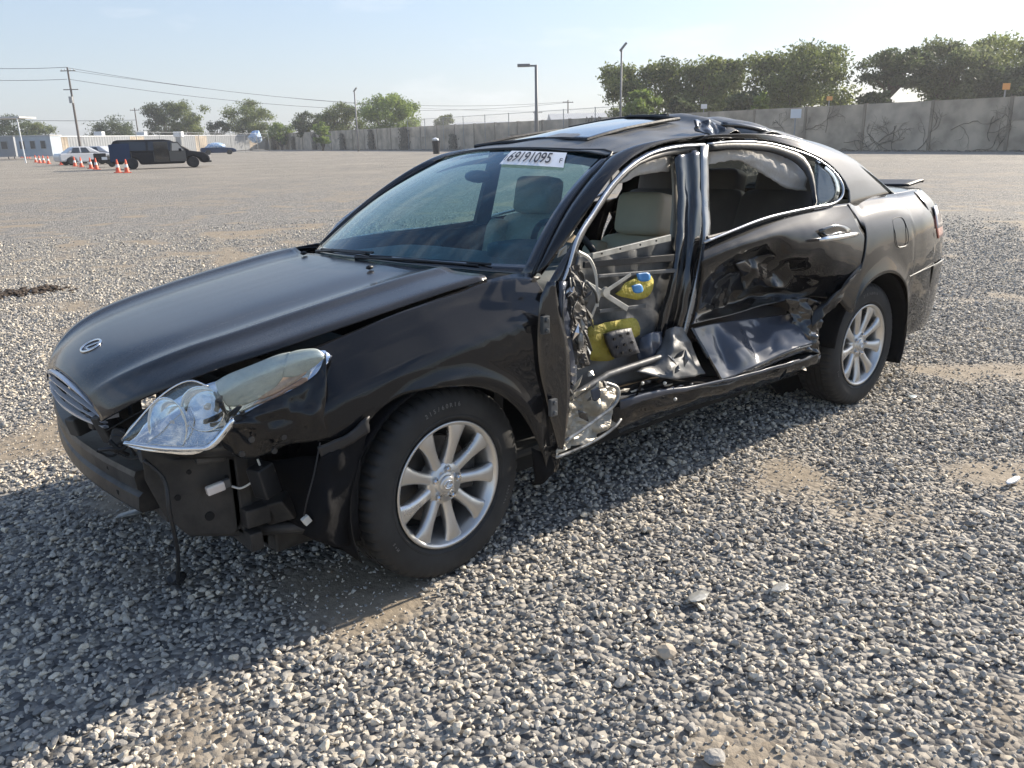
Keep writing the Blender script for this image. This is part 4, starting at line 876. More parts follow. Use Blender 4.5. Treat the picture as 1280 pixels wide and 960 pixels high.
# sharp crinkles inside the dent
rows = [[P(920, 330, .83), P(940, 322, .80), P(962, 318, .84), P(985, 322, .83)], [P(925, 345, .78), P(945, 340, .82), P(965, 338, .77), P(990, 342, .82)], [P(930, 362, .79), P(950, 358, .75), P(972, 360, .81), P(992, 362, .78)]]
patch('dent_crinkle', rows, M['paint'], CAR, 8, 8, .002, fn=crumple(.014, 8, 77), fu=lin)
rows = [[P(866, 410, .78), P(888, 405, .755), P(908, 402, .74), P(940, 398, .72), P(972, 394, .71), P(1012, 388, .74)],
        [P(876, 430, .81), P(896, 425, .79), P(918, 420, .80), P(944, 415, .765), P(974, 408, .79), P(1014, 400, .79)],
        [P(888, 450, .84), P(905, 447, .83), P(925, 441, .85), P(950, 433, .82), P(980, 422, .835), P(1016, 412, .83)],
        [P(903, 475, .885), P(915, 472, .885), P(935, 462, .885), P(958, 451, .88), P(990, 437, .88), P(1019, 428, .87)]]
patch('rear_door_fold', rows, M['bluesteel_sheen'], CAR, 12, 12, .004, fn=crumple(.013, 5, 51, pin=True))
rows = [[P(903, 475, .885), P(935, 463, .885), P(958, 452, .88), P(990, 438, .88), P(1019, 429, .87)], [P(903, 480, .86), P(938, 470, .86), P(962, 458, .86), P(995, 445, .86), P(1022, 437, .86)]]
patch('rear_door_hem', rows, M['blkgl'], CAR, 5, 3, .004, fn=crumple(.004, 20, 5))
mb = MB(); mb.tube(lin([P(864, 410, .80), P(885, 446, .86), P(903, 478, .89)], 5), [.008]*11, 6); part('door_edge_hem', mb, M['blkgl'])
# rear corner of the door and torn arch flare
rows = [[P(1042, 368, .87), P(1060, 352, .89), P(1076, 336, .90)], [P(1020, 388, .86), P(1040, 372, .895), P(1068, 348, .905)], [P(1014, 410, .86), P(1028, 398, .89), P(1045, 385, .90)]]
patch('torn_arch_flare', rows, M['paint'], CAR, 8, 8, .003, fn=crumple(.014, 9, 33))
rows = [[P(985, 375, .78), P(1005, 372, .82), P(1030, 378, .86)], [P(990, 395, .79), P(1012, 398, .84), P(1028, 402, .86)], [P(996, 418, .82), P(1015, 420, .87), P(1026, 422, .87)], [P(1004, 440, .86), P(1018, 440, .88), P(1026, 442, .87)]]
patch('crushed_door_corner', rows, M['blkgl'], CAR, 9, 9, .003, fn=crumple(.026, 15, 8), fu=lin, fv=lin)
# handle
A, B = Vector(P(1024, 300, .915)), Vector(P(1073, 292, .91)); mb = MB()
mb.tube([A+(B-A)*t+Vector((0, .012*math.sin(math.pi*t), 0)) for t in np.linspace(0, 1, 9)], [.006, .012, .013, .0125, .012, .012, .0125, .012, .006], 10); part('door_handle', mb, M['chrome'], smooth=True)
fl('handle_recess', [(1022, 287), (1040, 281), (1056, 283), (1062, 292), (1030, 298)], [.872, .872, .868, .868, .876], M['blkgl'], d=.004)
# chrome round the rear glass
ch = [P(880, 303, .825), P(919, 287, .825), P(950, 275, .82), P(979, 267, .815), P(1018, 259, .81), P(1040, 255, .805), P(1052, 246, .795), P(1053, 232, .775), P(1045, 218, .745), P(1036, 209, .725), P(1018, 197, .70), P(991, 187, .68), P(959, 179, .665), P(919, 177, .66), P(884, 180, .66)]
mb = MB(); mb.tube(cr(ch, 5), [.0065]*41+[.005]*30, 7); part('window_moulding', mb, M['chromet'], smooth=True)
ci2 = [P(886, 300, .80), P(919, 290, .80), P(950, 280, .795), P(979, 272, .79), P(1012, 265, .785), P(1014, 240, .76), P(1010, 222, .73), P(1000, 208, .705), P(985, 198, .69), P(959, 190, .675), P(919, 187, .67), P(886, 190, .665)]
co2 = [P(880, 302, .815), P(919, 286, .815), P(950, 275, .81), P(979, 267, .805), P(1018, 259, .80), P(1020, 240, .77), P(1016, 215, .73), P(1005, 196, .70), P(988, 188, .685), P(959, 180, .67), P(919, 178, .665), P(884, 181, .665)]
strip('rear_door_frame', co2, ci2, M['blk'], n=40)
fl('quarter_glass', [(1019, 200), (1034, 209), (1046, 222), (1049, 240), (1042, 252), (1019, 258)], [.695, .715, .735, .765, .785, .79], M['glass'], n=1)
mb = MB(); mb.tube(lin([P(884, 297, .80), P(1010, 264, .79)], 6), .007, 6); part('belt_seal', mb, M['blk'])
# --- curtain airbags
rows = [[P(886, 190, .64), P(925, 186, .64), P(965, 190, .64), P(1010, 212, .66)], [P(886, 198, .63), P(925, 194, .65), P(962, 204, .66), P(1008, 226, .68)], [P(886, 205, .63), P(918, 201, .64), P(946, 212, .64), P(980, 234, .65), P(1008, 238, .68)]]
rows[0].insert(3, P(990, 200, .65)); rows[1].insert(3, P(985, 215, .67))
patch('curtain_airbag', rows, M['airbag'], CAR, 8, 6, .004, fn=crumple(.014, 16, 5, (0, .6, .4)))
rows = [[P(795, 204, .66), P(815, 196, .65), P(840, 192, .64)], [P(786, 218, .66), P(810, 212, .65), P(838, 204, .63)], [P(770, 232, .66), P(805, 218, .64), P(838, 214, .62)]]
patch('curtain_airbag', rows, M['airbag'], CAR, 8, 6, .004, fn=crumple(.010, 16, 9, (0, .6, .4)))
# --- cabin
def soft(name, c, s, m, rot=0, parent=CAR, k=.5, roty=0):
    bm = bmesh.new(); bmesh.ops.create_cube(bm, size=1); bmesh.ops.bevel(bm, geom=bm.edges[:], offset=.22*k/.5, segments=3, affect='EDGES', profile=.6)
    R = Matrix.Rotation(roty, 3, 'Y'); V = [tilt(tuple(R @ Vector((v.co.x*s[0], v.co.y*s[1], v.co.z*s[2]))+Vector(c))) for v in bm.verts]; F = [tuple(v.index for v in f.verts) for f in bm.faces]; bm.free()
    return mesh(name, V, F, m, parent, smooth=True)
HR = P(806, 268, .38)
for sgn, cx0 in ((1, HR[0]), (-1, -1.50)):
    y = .38*sgn; z0 = HR[2] if sgn > 0 else 1.16
    o = soft('headrest', (cx0, y, z0), (.12, .27, .19), M['seat'], roty=-.2)
    soft('seat_back', (cx0+.06, y, z0-.40), (.17, .50, .62), M['seat'], roty=-.25); soft('seat_cushion', (cx0+.36, y, .46), (.52, .50, .18), M['seat'], roty=-.08)
    soft('seat_bolster', (cx0+.10, y+.2, z0-.35), (.22, .10, .45), M['seat'], roty=-.25); soft('seat_bolster', (cx0+.10, y-.2, z0-.35), (.22, .10, .45), M['seat'], roty=-.25)
for y in (-.40, .02, .42):
    soft('rear_seat_back', (-2.40, y, .84), (.18, .44, .62), M['seatd'], roty=-.35); soft('rear_headrest', (-2.50, y, 1.16), (.12, .28, .18), M['seatd'], roty=-.2)
soft('rear_seat_cushion', (-2.12, 0, .50), (.5, 1.25, .18), M['seatd']); soft('parcel_shelf', (-2.80, 0, 1.04), (.5, 1.2, .05), M['darkint'])
mb = MB(); mb.box((-2.9, -.74, .26), (-.4, .68, .30)); mb.box((-2.2, -.12, .3), (-.7, .12, .5)); part('cabin_floor', mb, M['darkint'], bevel=.02)
soft('dashboard', (-.62, 0, .84), (.52, 1.42, .26), M['dash']); soft('instrument_hood', (-.78, .38, .98), (.2, .38, .10), M['dash']); soft('console', (-.95, 0, .62), (.6, .24, .34), M['darkint'])
mb = MB(); mb.box((-.34, -.72, .3), (-.30, .72, .93)); part('firewall', mb, M['blk'])
mb = MB(); mb.box((-2.72, -.60, .42), (-2.68, .60, 1.02)); part('rear_bulkhead', mb, M['darkint'])
R_ = Matrix.Rotation(D2R(-65), 3, 'Y'); mb = MB(); ring = [tuple(R_ @ Vector((.19*math.cos(a), .19*math.sin(a), 0))+Vector((-.98, .38, .93))) for a in np.linspace(0, 2*math.pi, 33)]; mb.tube(ring, .014, 7, False); part('steering_wheel', mb, M['blk'], smooth=True)
soft('steering_hub', (-.96, .38, .93), (.05, .16, .14), M['blk'], roty=.4)
rows = [[(x, REYv*t*.98, zc-.045-(zc-ze)*abs(t)**2.5+(-.012 if abs(t) > .9 else 0)-(.035*math.sin(math.pi*k/6)*(1-abs(t)) if t < 0 else 0)) for t in (-1, -.8, -.5, -.2, .2, .5, .8, 1)] for k, (x, REYv, zc, ze) in enumerate(zip(RX[:7]+[-2.4], REY[:7]+[.59], [1.385, 1.42, 1.45, 1.475, 1.485, 1.48, 1.47, 1.45], REZ[:7]+[1.38]))]
patch('headliner', rows, M['darkint'], CAR, 2, 2, .004)
# --- right side, whole
XS = np.linspace(-.26, -2.50, 12)
def rt(x): return float(np.interp(-x, [.26, .6, 1.3, 2.0, 2.5], [.975, 1.0, 1.02, 1.06, 1.08]))
rows = [[(x, -(wid(x)-din(z_)), z_) for x in XS for z_ in [rt(x)*(1-t)+.30*t]] for t in np.linspace(0, 1, 8)]
patch('door_panel', rows, M['paint'], CAR, 3, 3, .004)
for x in (-1.38,):
    mb = MB(); mb.hexa([(x, -.79, 1.01), (x-.10, -.79, 1.01), (x-.10, -.76, 1.01), (x, -.76, 1.01)], [(x-.03, -.655, 1.40), (x-.11, -.655, 1.40), (x-.11, -.63, 1.40), (x-.03, -.63, 1.40)]); part('b_pillar', mb, M['blk'])
def mirr(L_): return [(x, -y, z) for x, y, z in L_]
mb = MB(); mb.tube(cr(mirr([FD_mid[0]]+FD_mid[2:-1]+[(-1.6, .665, 1.395)]+ch[::-1][1:]+[(-.9, .83, 1.01), (-.62, .83, .99)]), 3), .009, 6); part('window_moulding', mb, M['chromet'], smooth=True)
top = resam(mirr(FD_in[1:]+[(-1.7, .665, 1.385)]+ci2[::-1][1:6]), 16); bot = [(x, -.80, rt(x)) for x in np.linspace(-.64, -2.35, 16)]
patch('side_window', [top, bot], M['sideglass'], CAR, 1, 4, 0)
# ------------------------------------------------------------------ wheels
def wheel_master():
    r = .332
    # tyre: profile (radius, across), blocks cut in the shoulders
    prof = [(.216, -.095), (.232, -.104), (.262, -.112), (.295, -.108), (.312, -.101), (.320, -.094), (.327, -.082), (.330, -.060), (.331, -.050), (.322, -.048), (.322, -.042), (.332, -.040), (.332, -.020), (.323, -.018), (.323, -.012), (.332, -.010),
            (.332, .010), (.323, .012), (.323, .018), (.332, .020), (.332, .040), (.322, .042), (.322, .048), (.331, .050), (.330, .060), (.327, .082), (.320, .094), (.312, .101), (.295, .108), (.262, .112), (.240, .1075), (.238, .109), (.232, .1085), (.230, .105), (.216, .097)]
    n = 216; V = []; F = []
    for i, (q, h) in enumerate(prof):
        for k in range(n):
            th = 2*math.pi*k/n; rr = q
            if .309 < q and .05 <= abs(h) < .105 and (k % 4 == 0): rr -= .007
            elif q > .33 and abs(h) < .045 and ((k+i) % 6 == 0): rr -= .004
            V.append((rr*math.cos(th), h, rr*math.sin(th)))
    for i in range(len(prof)-1):
        for k in range(n): a = i*n+k; b = i*n+(k+1) % n; F.append((a, a+n, b+n, b))
    W = empty('wheel', (0, 0, 0))
    o = mesh('tyre', V, F, M['rubber'], W, smooth=True); 
    try: 
        bpy.context.view_layer.objects.active = o
    except Exception: pass
    md = o.modifiers.new('e', 'EDGE_SPLIT'); md.split_angle = D2R(35)
    mb = MB(); mb.lathe([(.200, -.10), (.214, -.10), (.216, -.094), (.205, -.085), (.198, -.07), (.192, .02), (.196, .07), (.203, .088), (.208, .0975), (.2155, .0985), (.219, .104), (.2135, .106), (.207, .103), (.203, .095), (.196, .082), (.188, .06), (.184, .0), (.190, -.09), (.200, -.10)], 90, 'y'); mb.make('rim', M['alloy'], W, smooth=True)
    for k in range(9):
        th = 2*math.pi*k/9+.30; ca, sa = math.cos(th), math.sin(th); V = []; F = []
        st = [(.040, .022, .078, .040), (.066, .0225, .079, .044), (.095, .0205, .084, .040), (.130, .0215, .090, .034), (.165, .0275, .095, .030), (.188, .0345, .096, .028), (.204, .0440, .093, .02)]
        for (rr, hw, yf, dp) in st:
            for (a, h) in ((-1, -.2), (-.92, .85), (-.6, 1), (0, 1.02), (.6, 1), (.92, .85), (1, -.2), (.8, -1), (-.8, -1)):
                u_ = a*hw; y_ = yf-dp*.5+dp*.5*h*(.62 if abs(a) > .9 else 1); V.append((rr*ca-u_*sa, y_, rr*sa+u_*ca))
        m_ = 9
        for i in range(len(st)-1):
            for j in range(m_): a = i*m_+j; b = i*m_+(j+1) % m_; F.append((a, b, b+m_, a+m_))
        mesh('spoke', V, F, M['alloy'], W, smooth=True)
    mb = MB(); mb.lathe([(0, .083), (.036, .083), (.040, .080), (.040, .078), (.066, .080), (.074, .072), (.078, .05), (.078, .03)], 40, 'y'); mb.make('hub', M['alloy'], W, smooth=True)
    mb = MB(); mb.lathe([(0, .092), (.024, .092), (.029, .089), (.0305, .082)], 30, 'y'); cap = mb.make('hub_cap', M['alloy'], W, smooth=True)
    mb = badge((0, .092, 0), (-1, 0, .2), (.2, 0, 1), .018, W, M['chrome'], .0015); mb.make('cap_emblem', M['chrome'], cap)
    for k in range(5):
        a = 2*math.pi*k/5+.32; c = (.052*math.cos(a), 0, .052*math.sin(a)); mb = MB(); mb.lathe([(.014, .078), (.0135, .0815), (.0125, .081)], 16, 'y', c); mb.lathe([(0, .0955), (.006, .095), (.0098, .091), (.0105, .078)], 6, 'y', c); mb.make('lug_nut', M['chrome'], W)
    mb = MB(); mb.lathe([(.05, .012), (.148, .012), (.15, .008), (.15, -.008), (.05, -.012)], 40, 'y'); mb.make('brake_disc', M['disc'], W)
    mb = MB(); mb.lathe([(.0, .02), (.07, .02), (.075, .0)], 24, 'y'); mb.box((-.16, -.03, -.05), (-.09, .045, .07)); mb.make('brake_caliper', M['under'], W, bevel=.008)
    mb = MB(); mb.lathe([(.19, -.05), (0, -.05)], 30, 'y'); mb.make('dust_shield', M['blk_shade'], W)
    # moulded size lettering on the sidewall
    def word(s, a0, r0, size, step):
        vs, fs = [], []
        for i, chh in enumerate(s):
            cu = bpy.data.curves.new('t', 'FONT'); cu.body = chh; cu.size = size; cu.align_x = 'CENTER'; cu.extrude = .0006
            ob = bpy.data.objects.new('t', cu); COL.objects.link(ob); me = bpy.data.meshes.new_from_object(ob.evaluated_get(bpy.context.evaluated_depsgraph_get())); bpy.data.objects.remove(ob)
            a = a0+step*i; b = len(vs); cx = (math.cos(a), math.sin(a))
            for v in me.vertices:
                rr = r0+v.co.y; t = v.co.x; y = .1125-.0 if False else float(np.interp(rr, [.232, .262, .295, .312], [.1085, .1122, .1082, .1012]))+.0006+v.co.z
                # letters read from outside (+y): local x runs clockwise
                vs.append((rr*cx[0]-t*cx[1], y, rr*cx[1]+t*cx[0]))
            fs += [tuple(i2+b for i2 in p.vertices) for p in me.polygons]
        mesh('sidewall_lettering', vs, fs, M['rubbertxt'], W)
    word('215/60R16', D2R(63), .270, .020, .062); word('M+S', D2R(-40), .268, .014, .05); word('RADIAL', D2R(190), .268, .013, .045)
    return W
WM = wheel_master()
def copy_wheel(W, parent):
    r = W.copy(); COL.objects.link(r); r.parent = parent
    for ch_ in list(W.children):
        c = ch_.copy(); COL.objects.link(c); c.parent = r
        for g in ch_.children: d = g.copy(); COL.objects.link(d); d.parent = c
    return r
ST = .0812
WM.parent = CAR; WM.location = (-.115*math.sin(ST), .72+.115*math.cos(ST)-.105, .330); WM.rotation_euler = (0, D2R(-8), ST)
w2 = copy_wheel(WM, CAR); w2.location = (-2.72, .83-.105, .330); w2.rotation_euler = (0, D2R(-14), 0)
w3 = copy_wheel(WM, CAR); w3.location = (0, -.725, .330); w3.rotation_euler = (0, 0, math.pi+ST)
w4 = copy_wheel(WM, CAR); w4.location = (-2.72, -.725, .330); w4.rotation_euler = (0, 0, math.pi)

# ------------------------------------------------------------------ background
BM = {}
BM['conc'] = mat('concrete panel', (.42, .35, .265), .85, var=.28, vscale=.7, bump=.2, bscale=8)
BM['conc2'] = mat('concrete panel lighter', (.45, .38, .295), .85, var=.28, vscale=.6, bump=.2, bscale=8)
BM['joint'] = mat('darker wall post', (.27, .225, .17), .85, var=.2, vscale=1)
BM['vine'] = mat('dark climbing vine', (.16, .14, .105), .9, var=.4, vscale=3)
BM['steel'] = mat('galvanised post', (.30, .31, .31), .5, .4)
BM['pole'] = mat('grey lamp pole', (.22, .22, .22), .6, .2)
BM['wood'] = mat('weathered timber pole', (.14, .12, .105), .9)
BM['wire'] = mat('overhead cable', (.10, .10, .11), .7)
BM['trailer'] = mat('white corrugated cladding', (.27, .285, .30), .6, var=.06, vscale=1)
BM['trailerd'] = mat('grey blue cladding', (.34, .39, .44), .6, var=.1, vscale=1)
BM['bark'] = mat('tree bark', (.10, .08, .06), .9, var=.3)
BM['orange'] = mat('orange cone plastic', (.78, .12, .05), .5); BM['conewhite'] = mat('reflective white collar', (.85, .82, .78), .4)
BM['vanpaint'] = mat('black van paint', (.010, .011, .014), .55, spec=.2); BM['vanblue'] = mat('blue van paint', (.012, .035, .09), .5, spec=.2)
BM['vanglass'] = mat('tinted van glass', (.03, .034, .04), .08, spec=.8); BM['whitecar'] = mat('white car paint', (.5, .51, .53), .3, coat=.6)
BM['silver'] = mat('silver door skin', (.10, .10, .097), .35, .4); BM['cloth'] = mat('pale cabin cloth', (.5, .48, .44), .9)
BM['tarp'] = mat('blue tarpaulin', (.10, .30, .62), .55, bump=.5, bscale=4, col2=(.65, .72, .78), vscale=4, bdist=.1)
BM['sign'] = mat('white sign board', (.75, .77, .78), .6); BM['osign'] = mat('orange sign board', (.62, .30, .09), .6)
BM['roof'] = mat('pale metal roof', (.5, .5, .49), .6, var=.08, vscale=.5)
def leafm(name, a, b):
    m, N, L = node_mat(name); bs = N['Principled BSDF']; bs.inputs['Roughness'].default_value = .6; bs.inputs['Specular IOR Level'].default_value = .25
    at = N.new('ShaderNodeAttribute'); at.attribute_name = 'tone'; r = N.new('ShaderNodeValToRGB'); r.color_ramp.elements[0].color = (*a, 1); r.color_ramp.elements[1].color = (*b, 1)
    L.new(at.outputs['Fac'], r.inputs[0]); L.new(r.outputs[0], bs.inputs['Base Color'])
    tl = N.new('ShaderNodeBsdfTranslucent'); L.new(r.outputs[0], tl.inputs[0]); mx = N.new('ShaderNodeMixShader'); mx.inputs[0].default_value = .45
    L.new(bs.outputs[0], mx.inputs[1]); L.new(tl.outputs[0], mx.inputs[2]); L.new(mx.outputs[0], N['Material Output'].inputs[0]); return m
LF = [leafm('olive foliage', (.055, .08, .025), (.27, .31, .10)), leafm('dark foliage', (.045, .065, .03), (.13, .16, .07)), leafm('bright foliage', (.09, .14, .03), (.28, .36, .09)), leafm('grey green foliage', (.08, .105, .045), (.27, .30, .13))]

def tree(base, H_, Wd, kind, label, trunk_h=.35, leaf=.30, n=5200, gaps=.35, flat=.55, group=None, seed=1, cat='tree', name='tree', shrub=False):
    rs = np.random.default_rng(seed); rd = random.Random(seed)
    T = empty(name, base, label=label, cat=cat, group=group)
    trunk_h = trunk_h*.62; R = Wd/2*1.0; zc = H_*(trunk_h+(1-trunk_h)/2); rz_ = H_*(1-trunk_h)/2
    mb = MB(); th = H_*trunk_h
    tr = H_*.022+.06
    mb.tube([(0, 0, -.1), (rd.uniform(-.1, .1), rd.uniform(-.1, .1), th*.6), (rd.uniform(-.2, .2), rd.uniform(-.2, .2), th)], [tr*1.25, tr, tr*.85], 7)
    blobs = []
    nb = 38
    for k in range(nb):
        a = rd.uniform(0, 2*math.pi); q = math.sqrt(rd.random())*.78; zz_ = rd.uniform(-.75, .78)*math.sqrt(max(0.05, 1-q*q)); br = rd.uniform(.20, .36)
        blobs.append((q*R*math.cos(a), q*R*math.sin(a), zc+zz_*rz_, br*R, br*R*flat*1.25 if rz_ > .4*R else br*rz_*1.3, rd.random()))
    for bl in blobs[:11]:
        mb.tube([(0, 0, th*.9), (bl[0]*.45, bl[1]*.45, th+(bl[2]-th)*.55), (bl[0], bl[1], bl[2])], [tr*.55, tr*.32, tr*.12], 5, False)
    mb.make('trunk', BM['bark'], T, smooth=True)
    n = int(n*2.3); leaf = leaf*.72; per = n//nb; C_ = []; tone = []
    for (x, y, z, br, bz, tn) in blobs:
        d = rs.normal(size=(per, 3)); d /= np.linalg.norm(d, axis=1)[:, None]; rr = rs.random(per)**.45
        wob = 1+.38*np.sin(d[:, 0]*5+tn*9)*np.cos(d[:, 1]*6+d[:, 2]*4)
        c = np.stack([x+d[:, 0]*rr*br*wob, y+d[:, 1]*rr*br*wob, z+d[:, 2]*rr*bz*wob], 1); C_.append(c); tone.append(np.clip(rs.normal(.12+.62*tn, .20, per), 0, 1))
    C_ = np.concatenate(C_); tone = np.concatenate(tone); k = len(C_)
    a = rs.normal(size=(k, 3)); a /= np.linalg.norm(a, axis=1)[:, None]; b = np.cross(a, rs.normal(size=(k, 3))); b /= np.linalg.norm(b, axis=1)[:, None]
    s = (leaf*rs.uniform(.5, 1.2, k))[:, None]
    V = np.stack([C_-a*s, C_-b*s*.45, C_+a*s, C_+b*s*.45], 1).reshape(-1, 3)
    me = bpy.data.meshes.new('crown'); me.vertices.add(4*k); me.vertices.foreach_set('co', V.ravel()); me.loops.add(4*k); me.loops.foreach_set('vertex_index', np.arange(4*k)); me.polygons.add(k); me.polygons.foreach_set('loop_start', np.arange(k)*4); me.polygons.foreach_set('loop_total', np.full(k, 4)); me.update(calc_edges=True); me.validate()
    at = me.attributes.new('tone', 'FLOAT', 'FACE'); at.data.foreach_set('value', tone.astype('f'))
    link('crown', me, LF[kind], T); return T
def treepx(u0, u1, vt, D, kind, label, **k):
    um = (u0+u1)/2; t = far(um, vt, D); a = far(u0, vt, D); b = far(u1, vt, D); Wd = math.dist(a[:2], b[:2])
    return tree((t[0], t[1], 0), t[2], Wd, kind, label, seed=int(u0*7+u1+900), **k)

# --- perimeter wall, panel by panel
WL = np.array([-54.0, -8.0]); WR = np.array([-76.5, -172.0]); wd = WR-WL; WLEN = np.linalg.norm(wd); wu = wd/WLEN; wn = np.array([-wu[1], wu[0]]); 
if wn[0] < 0: wn = -wn
PW = empty('perimeter_wall', (WL[0], WL[1], 0), math.atan2(wu[1], wu[0]), label='long grey precast concrete wall with vines behind the gravel lot', cat='wall')
PH = 3.15
mb = MB(); mb.box((-10, -.06, -.1), (WLEN, .06, PH-.02)); mb.make('wall_core', BM['conc'], PW)
npan = int(WLEN/5); me0 = None
for k in range(-2, npan):
    mb = MB(); x0 = k*5.0; dh = 0
    mb.box((x0+.015, -.10+random.uniform(-.01, .01), -.1), (x0+4.8, .10, PH*.56)); o = mb.make('panel', BM['conc' if k % 3 else 'conc2'], PW)
    mb = MB(); mb.box((x0+.015, -.10+random.uniform(-.015, .015), PH*.56+.02), (x0+4.8, .10, PH)); mb.make('panel', BM['conc2' if k % 2 else 'conc'], PW)
    mb = MB(); mb.box((x0+4.8, -.15, -.1), (x0+5.0, .15, PH+.05)); mb.make('wall_post', BM['joint'], PW)
def wallpt(u):                             # distance along the wall under a photograph column
    d = ray(u, 170); dd = np.array([d[0], d[1]]); A_ = np.array([[dd[0], -wu[0]], [dd[1], -wu[1]]]); t, s = np.linalg.solve(A_, WL-CAM[:2]); return s
SIDE = 1 if np.dot(np.array([-wu[1], wu[0]]), CAM[:2]-WL) > 0 else -1
def vine(u, w_, h, seed, dens=1.0, name='wall_vine', label='dark leafless vine spreading over the concrete wall'):
    rd = random.Random(seed); s = wallpt(u); mb = MB()
    def grow(x, z, a, ln, r, dp):
        pts = [(x, z)]; 
        for _ in range(6): a += rd.uniform(-.45, .45); x += math.sin(a)*ln/6; z += math.cos(a)*ln/6; pts.append((x, z))
        mb.tube([(px, SIDE*(.14+.02*dp), min(PH+.15, max(0, pz))) for px, pz in pts], r, 4, False)
        if dp < 3:
            for _ in range(rd.choice((2, 2, 3))): q = rd.choice(pts[2:]); grow(q[0], q[1], a+rd.uniform(-1.2, 1.2), ln*.62, r*.65, dp+1)
        elif dens > .5:
            for _ in range(int(5*dens)):
                lx, lz = x+rd.gauss(0, w_*.08), z+rd.gauss(0, w_*.08); 
                if 0 < lz < PH+.1: sc = rd.uniform(.06, .14); n_ = len(mb.V); mb.V += [(lx-sc, SIDE*.17, lz), (lx, SIDE*.19, lz-sc), (lx+sc, SIDE*.17, lz), (lx, SIDE*.2, lz+sc)]; mb.F.append((n_, n_+1, n_+2, n_+3))
    for _ in range(3): grow(s+rd.uniform(-.9, .9)*w_, rd.choice((0, 0, .6, 1.3)), rd.uniform(-1.3, 1.3), h*.6, .012*w_/2+.008, 0)
    o = mb.make(name, BM['vine']); o.matrix_world = PW.matrix_basis; o.location = PW.location; o.rotation_euler = PW.rotation_euler
    setp(o, label, 'vine', 'vines on the concrete wall'); return o
for i, (u, w_, h, dn, lb) in enumerate([(1245, 2.2, 2.6, .2, 'thin bare vine on the wall at the right edge'), (1200, 1.6, 3.0, .3, 'tall bare vine beside the wide dark wall joint'), (1130, 2.6, 2.8, .35, 'arching bare vine on the wall left of the dark joint'), (1085, 2.2, 2.6, .3, 'bushy vine on the wall above the open gravel'), (1045, 2.4, 3.0, .35, 'dense vine on the wall just right of the sedan roof'), (992, 2.0, 2.4, .5, 'low vine on the wall under the white square sign'),
        (795, 3.4, 3.2, .5, 'dense dark vine below the tall lamp post behind the roof'), (742, 3, 3, .6, 'pale sprawling vine left of the sedan roof')]): vine(u, w_, h, 40+i, dn, label=lb)
# dark ivy tongues on the farther wall
def ivy(u, w_, h, label, seed):
    s = wallpt(u); rd = random.Random(seed); mb = MB()
    for _ in range(500):
        z = rd.random()**1.1*h; x = s+rd.gauss(0, w_*.32)*(1-.35*z/PH); q = rd.uniform(.10, .22); n_ = len(mb.V); y = SIDE*rd.uniform(.13, .4)
        mb.V += [(x-q, y, z), (x, y+.08*SIDE, z-q), (x+q, y, z), (x+rd.uniform(-.1, .1), y, z+q)]; mb.F.append((n_, n_+1, n_+2, n_+3))
    o = mb.make('wall_ivy', BM['vine']); o.location = PW.location; o.rotation_euler = PW.rotation_euler; setp(o, label, 'ivy', 'ivy patches on the concrete wall')
for i, (u, w_, h, lb) in enumerate([(507, 2.8, 3.1, 'widest dark ivy patch reaching the wall top under the big round tree'), (465, 2.0, 3.0, 'dark ivy patch left of the widest one'), (429, 1.8, 2.6, 'ivy patch below the leaning lamp post'), (394, 1.8, 2.8, 'narrow ivy patch third from the left on the far wall'), (367, 1.6, 2.4, 'narrow ivy patch second from the left on the far wall'), (343, 2.4, 3.0, 'leftmost dark ivy patch at the end of the far wall'), (568, 1.5, 1.9, 'low rounded black bush against the wall beside the bin')]): ivy(u, w_, h, lb, 90+i)
# sign boards
def board(u, v, D, w_, h, m, label, z0=None):
    q = far(u, v, D); T = empty('sign_board', (q[0], q[1], 0), YAW, label=label, cat='sign')
    mb = MB(); mb.box((-.03, -w_/2, q[2]-h/2), (.03, w_/2, q[2]+h/2)); mb.make('board', m, T, bevel=.01)
    mb = MB(); mb.box((.03, -.04, 0), (.10, .04, q[2])); mb.make('sign_post', BM['steel'], T); return T
board(995, 142, 62.0, .75, .62, BM['sign'], 'white square sign standing up at the wall top right of the sedan roof')
board(1258, 108, 60, .5, .42, BM['osign'], 'orange sign board above the wall at the far right'); board(1037, 123, 76, .5, .35, BM['osign'], 'small pinkish orange board above the wall among the trees'); board(880, 133, 80, .55, .4, BM['sign'], 'small white board seen in the gap between the trees')
# chain link fence in front of the wall
def chain_fence(p0, p1, H_, n, label, rail=True, wires=0):
    p0, p1 = np.array(p0), np.array(p1); d = p1-p0; L_ = np.linalg.norm(d); F = empty('chain_link_fence', (p0[0], p0[1], 0), math.atan2(d[1], d[0]), label=label, cat='fence')
    for k in range(n+1): mb = MB(); x = L_*k/n; mb.tube([(x, 0, -.1), (x, 0, H_)], .045, 6); mb.make('post', BM['steel'], F)
    for z in ((H_-.08, .12) if rail else ())+tuple(H_-.3-.25*q for q in range(wires)): mb = MB(); mb.tube([(0, 0, z), (L_, 0, z)], .02 if rail else .012, 5); mb.make('rail', BM['steel'], F)
    mb = MB()
    st = .34; m_ = int(L_/st)
    for k in range(-int(H_/st), m_):
        for sg in (0, 1):
            a = k*st; x0, z0, x1, z1 = (a, 0, a+H_, H_) if not sg else (a, H_, a+H_, 0)
            if x0 < 0 or x1 > L_: continue
            mb.tube([(x0, 0, z0), (x1, 0, z1)], .006, 3, False)
    o = mb.make('mesh_wire', BM['steel'], F); o['kind'] = 'stuff'; return F
w0 = WL+wu*wallpt(800); w1 = WL+wu*wallpt(520)
chain_fence(w0+SIDE*np.array([-wu[1], wu[0]])*1.2, w1+SIDE*np.array([-wu[1], wu[0]])*1.2, 4.1, 9, 'tall galvanised chain link fence standing in front of the concrete wall')
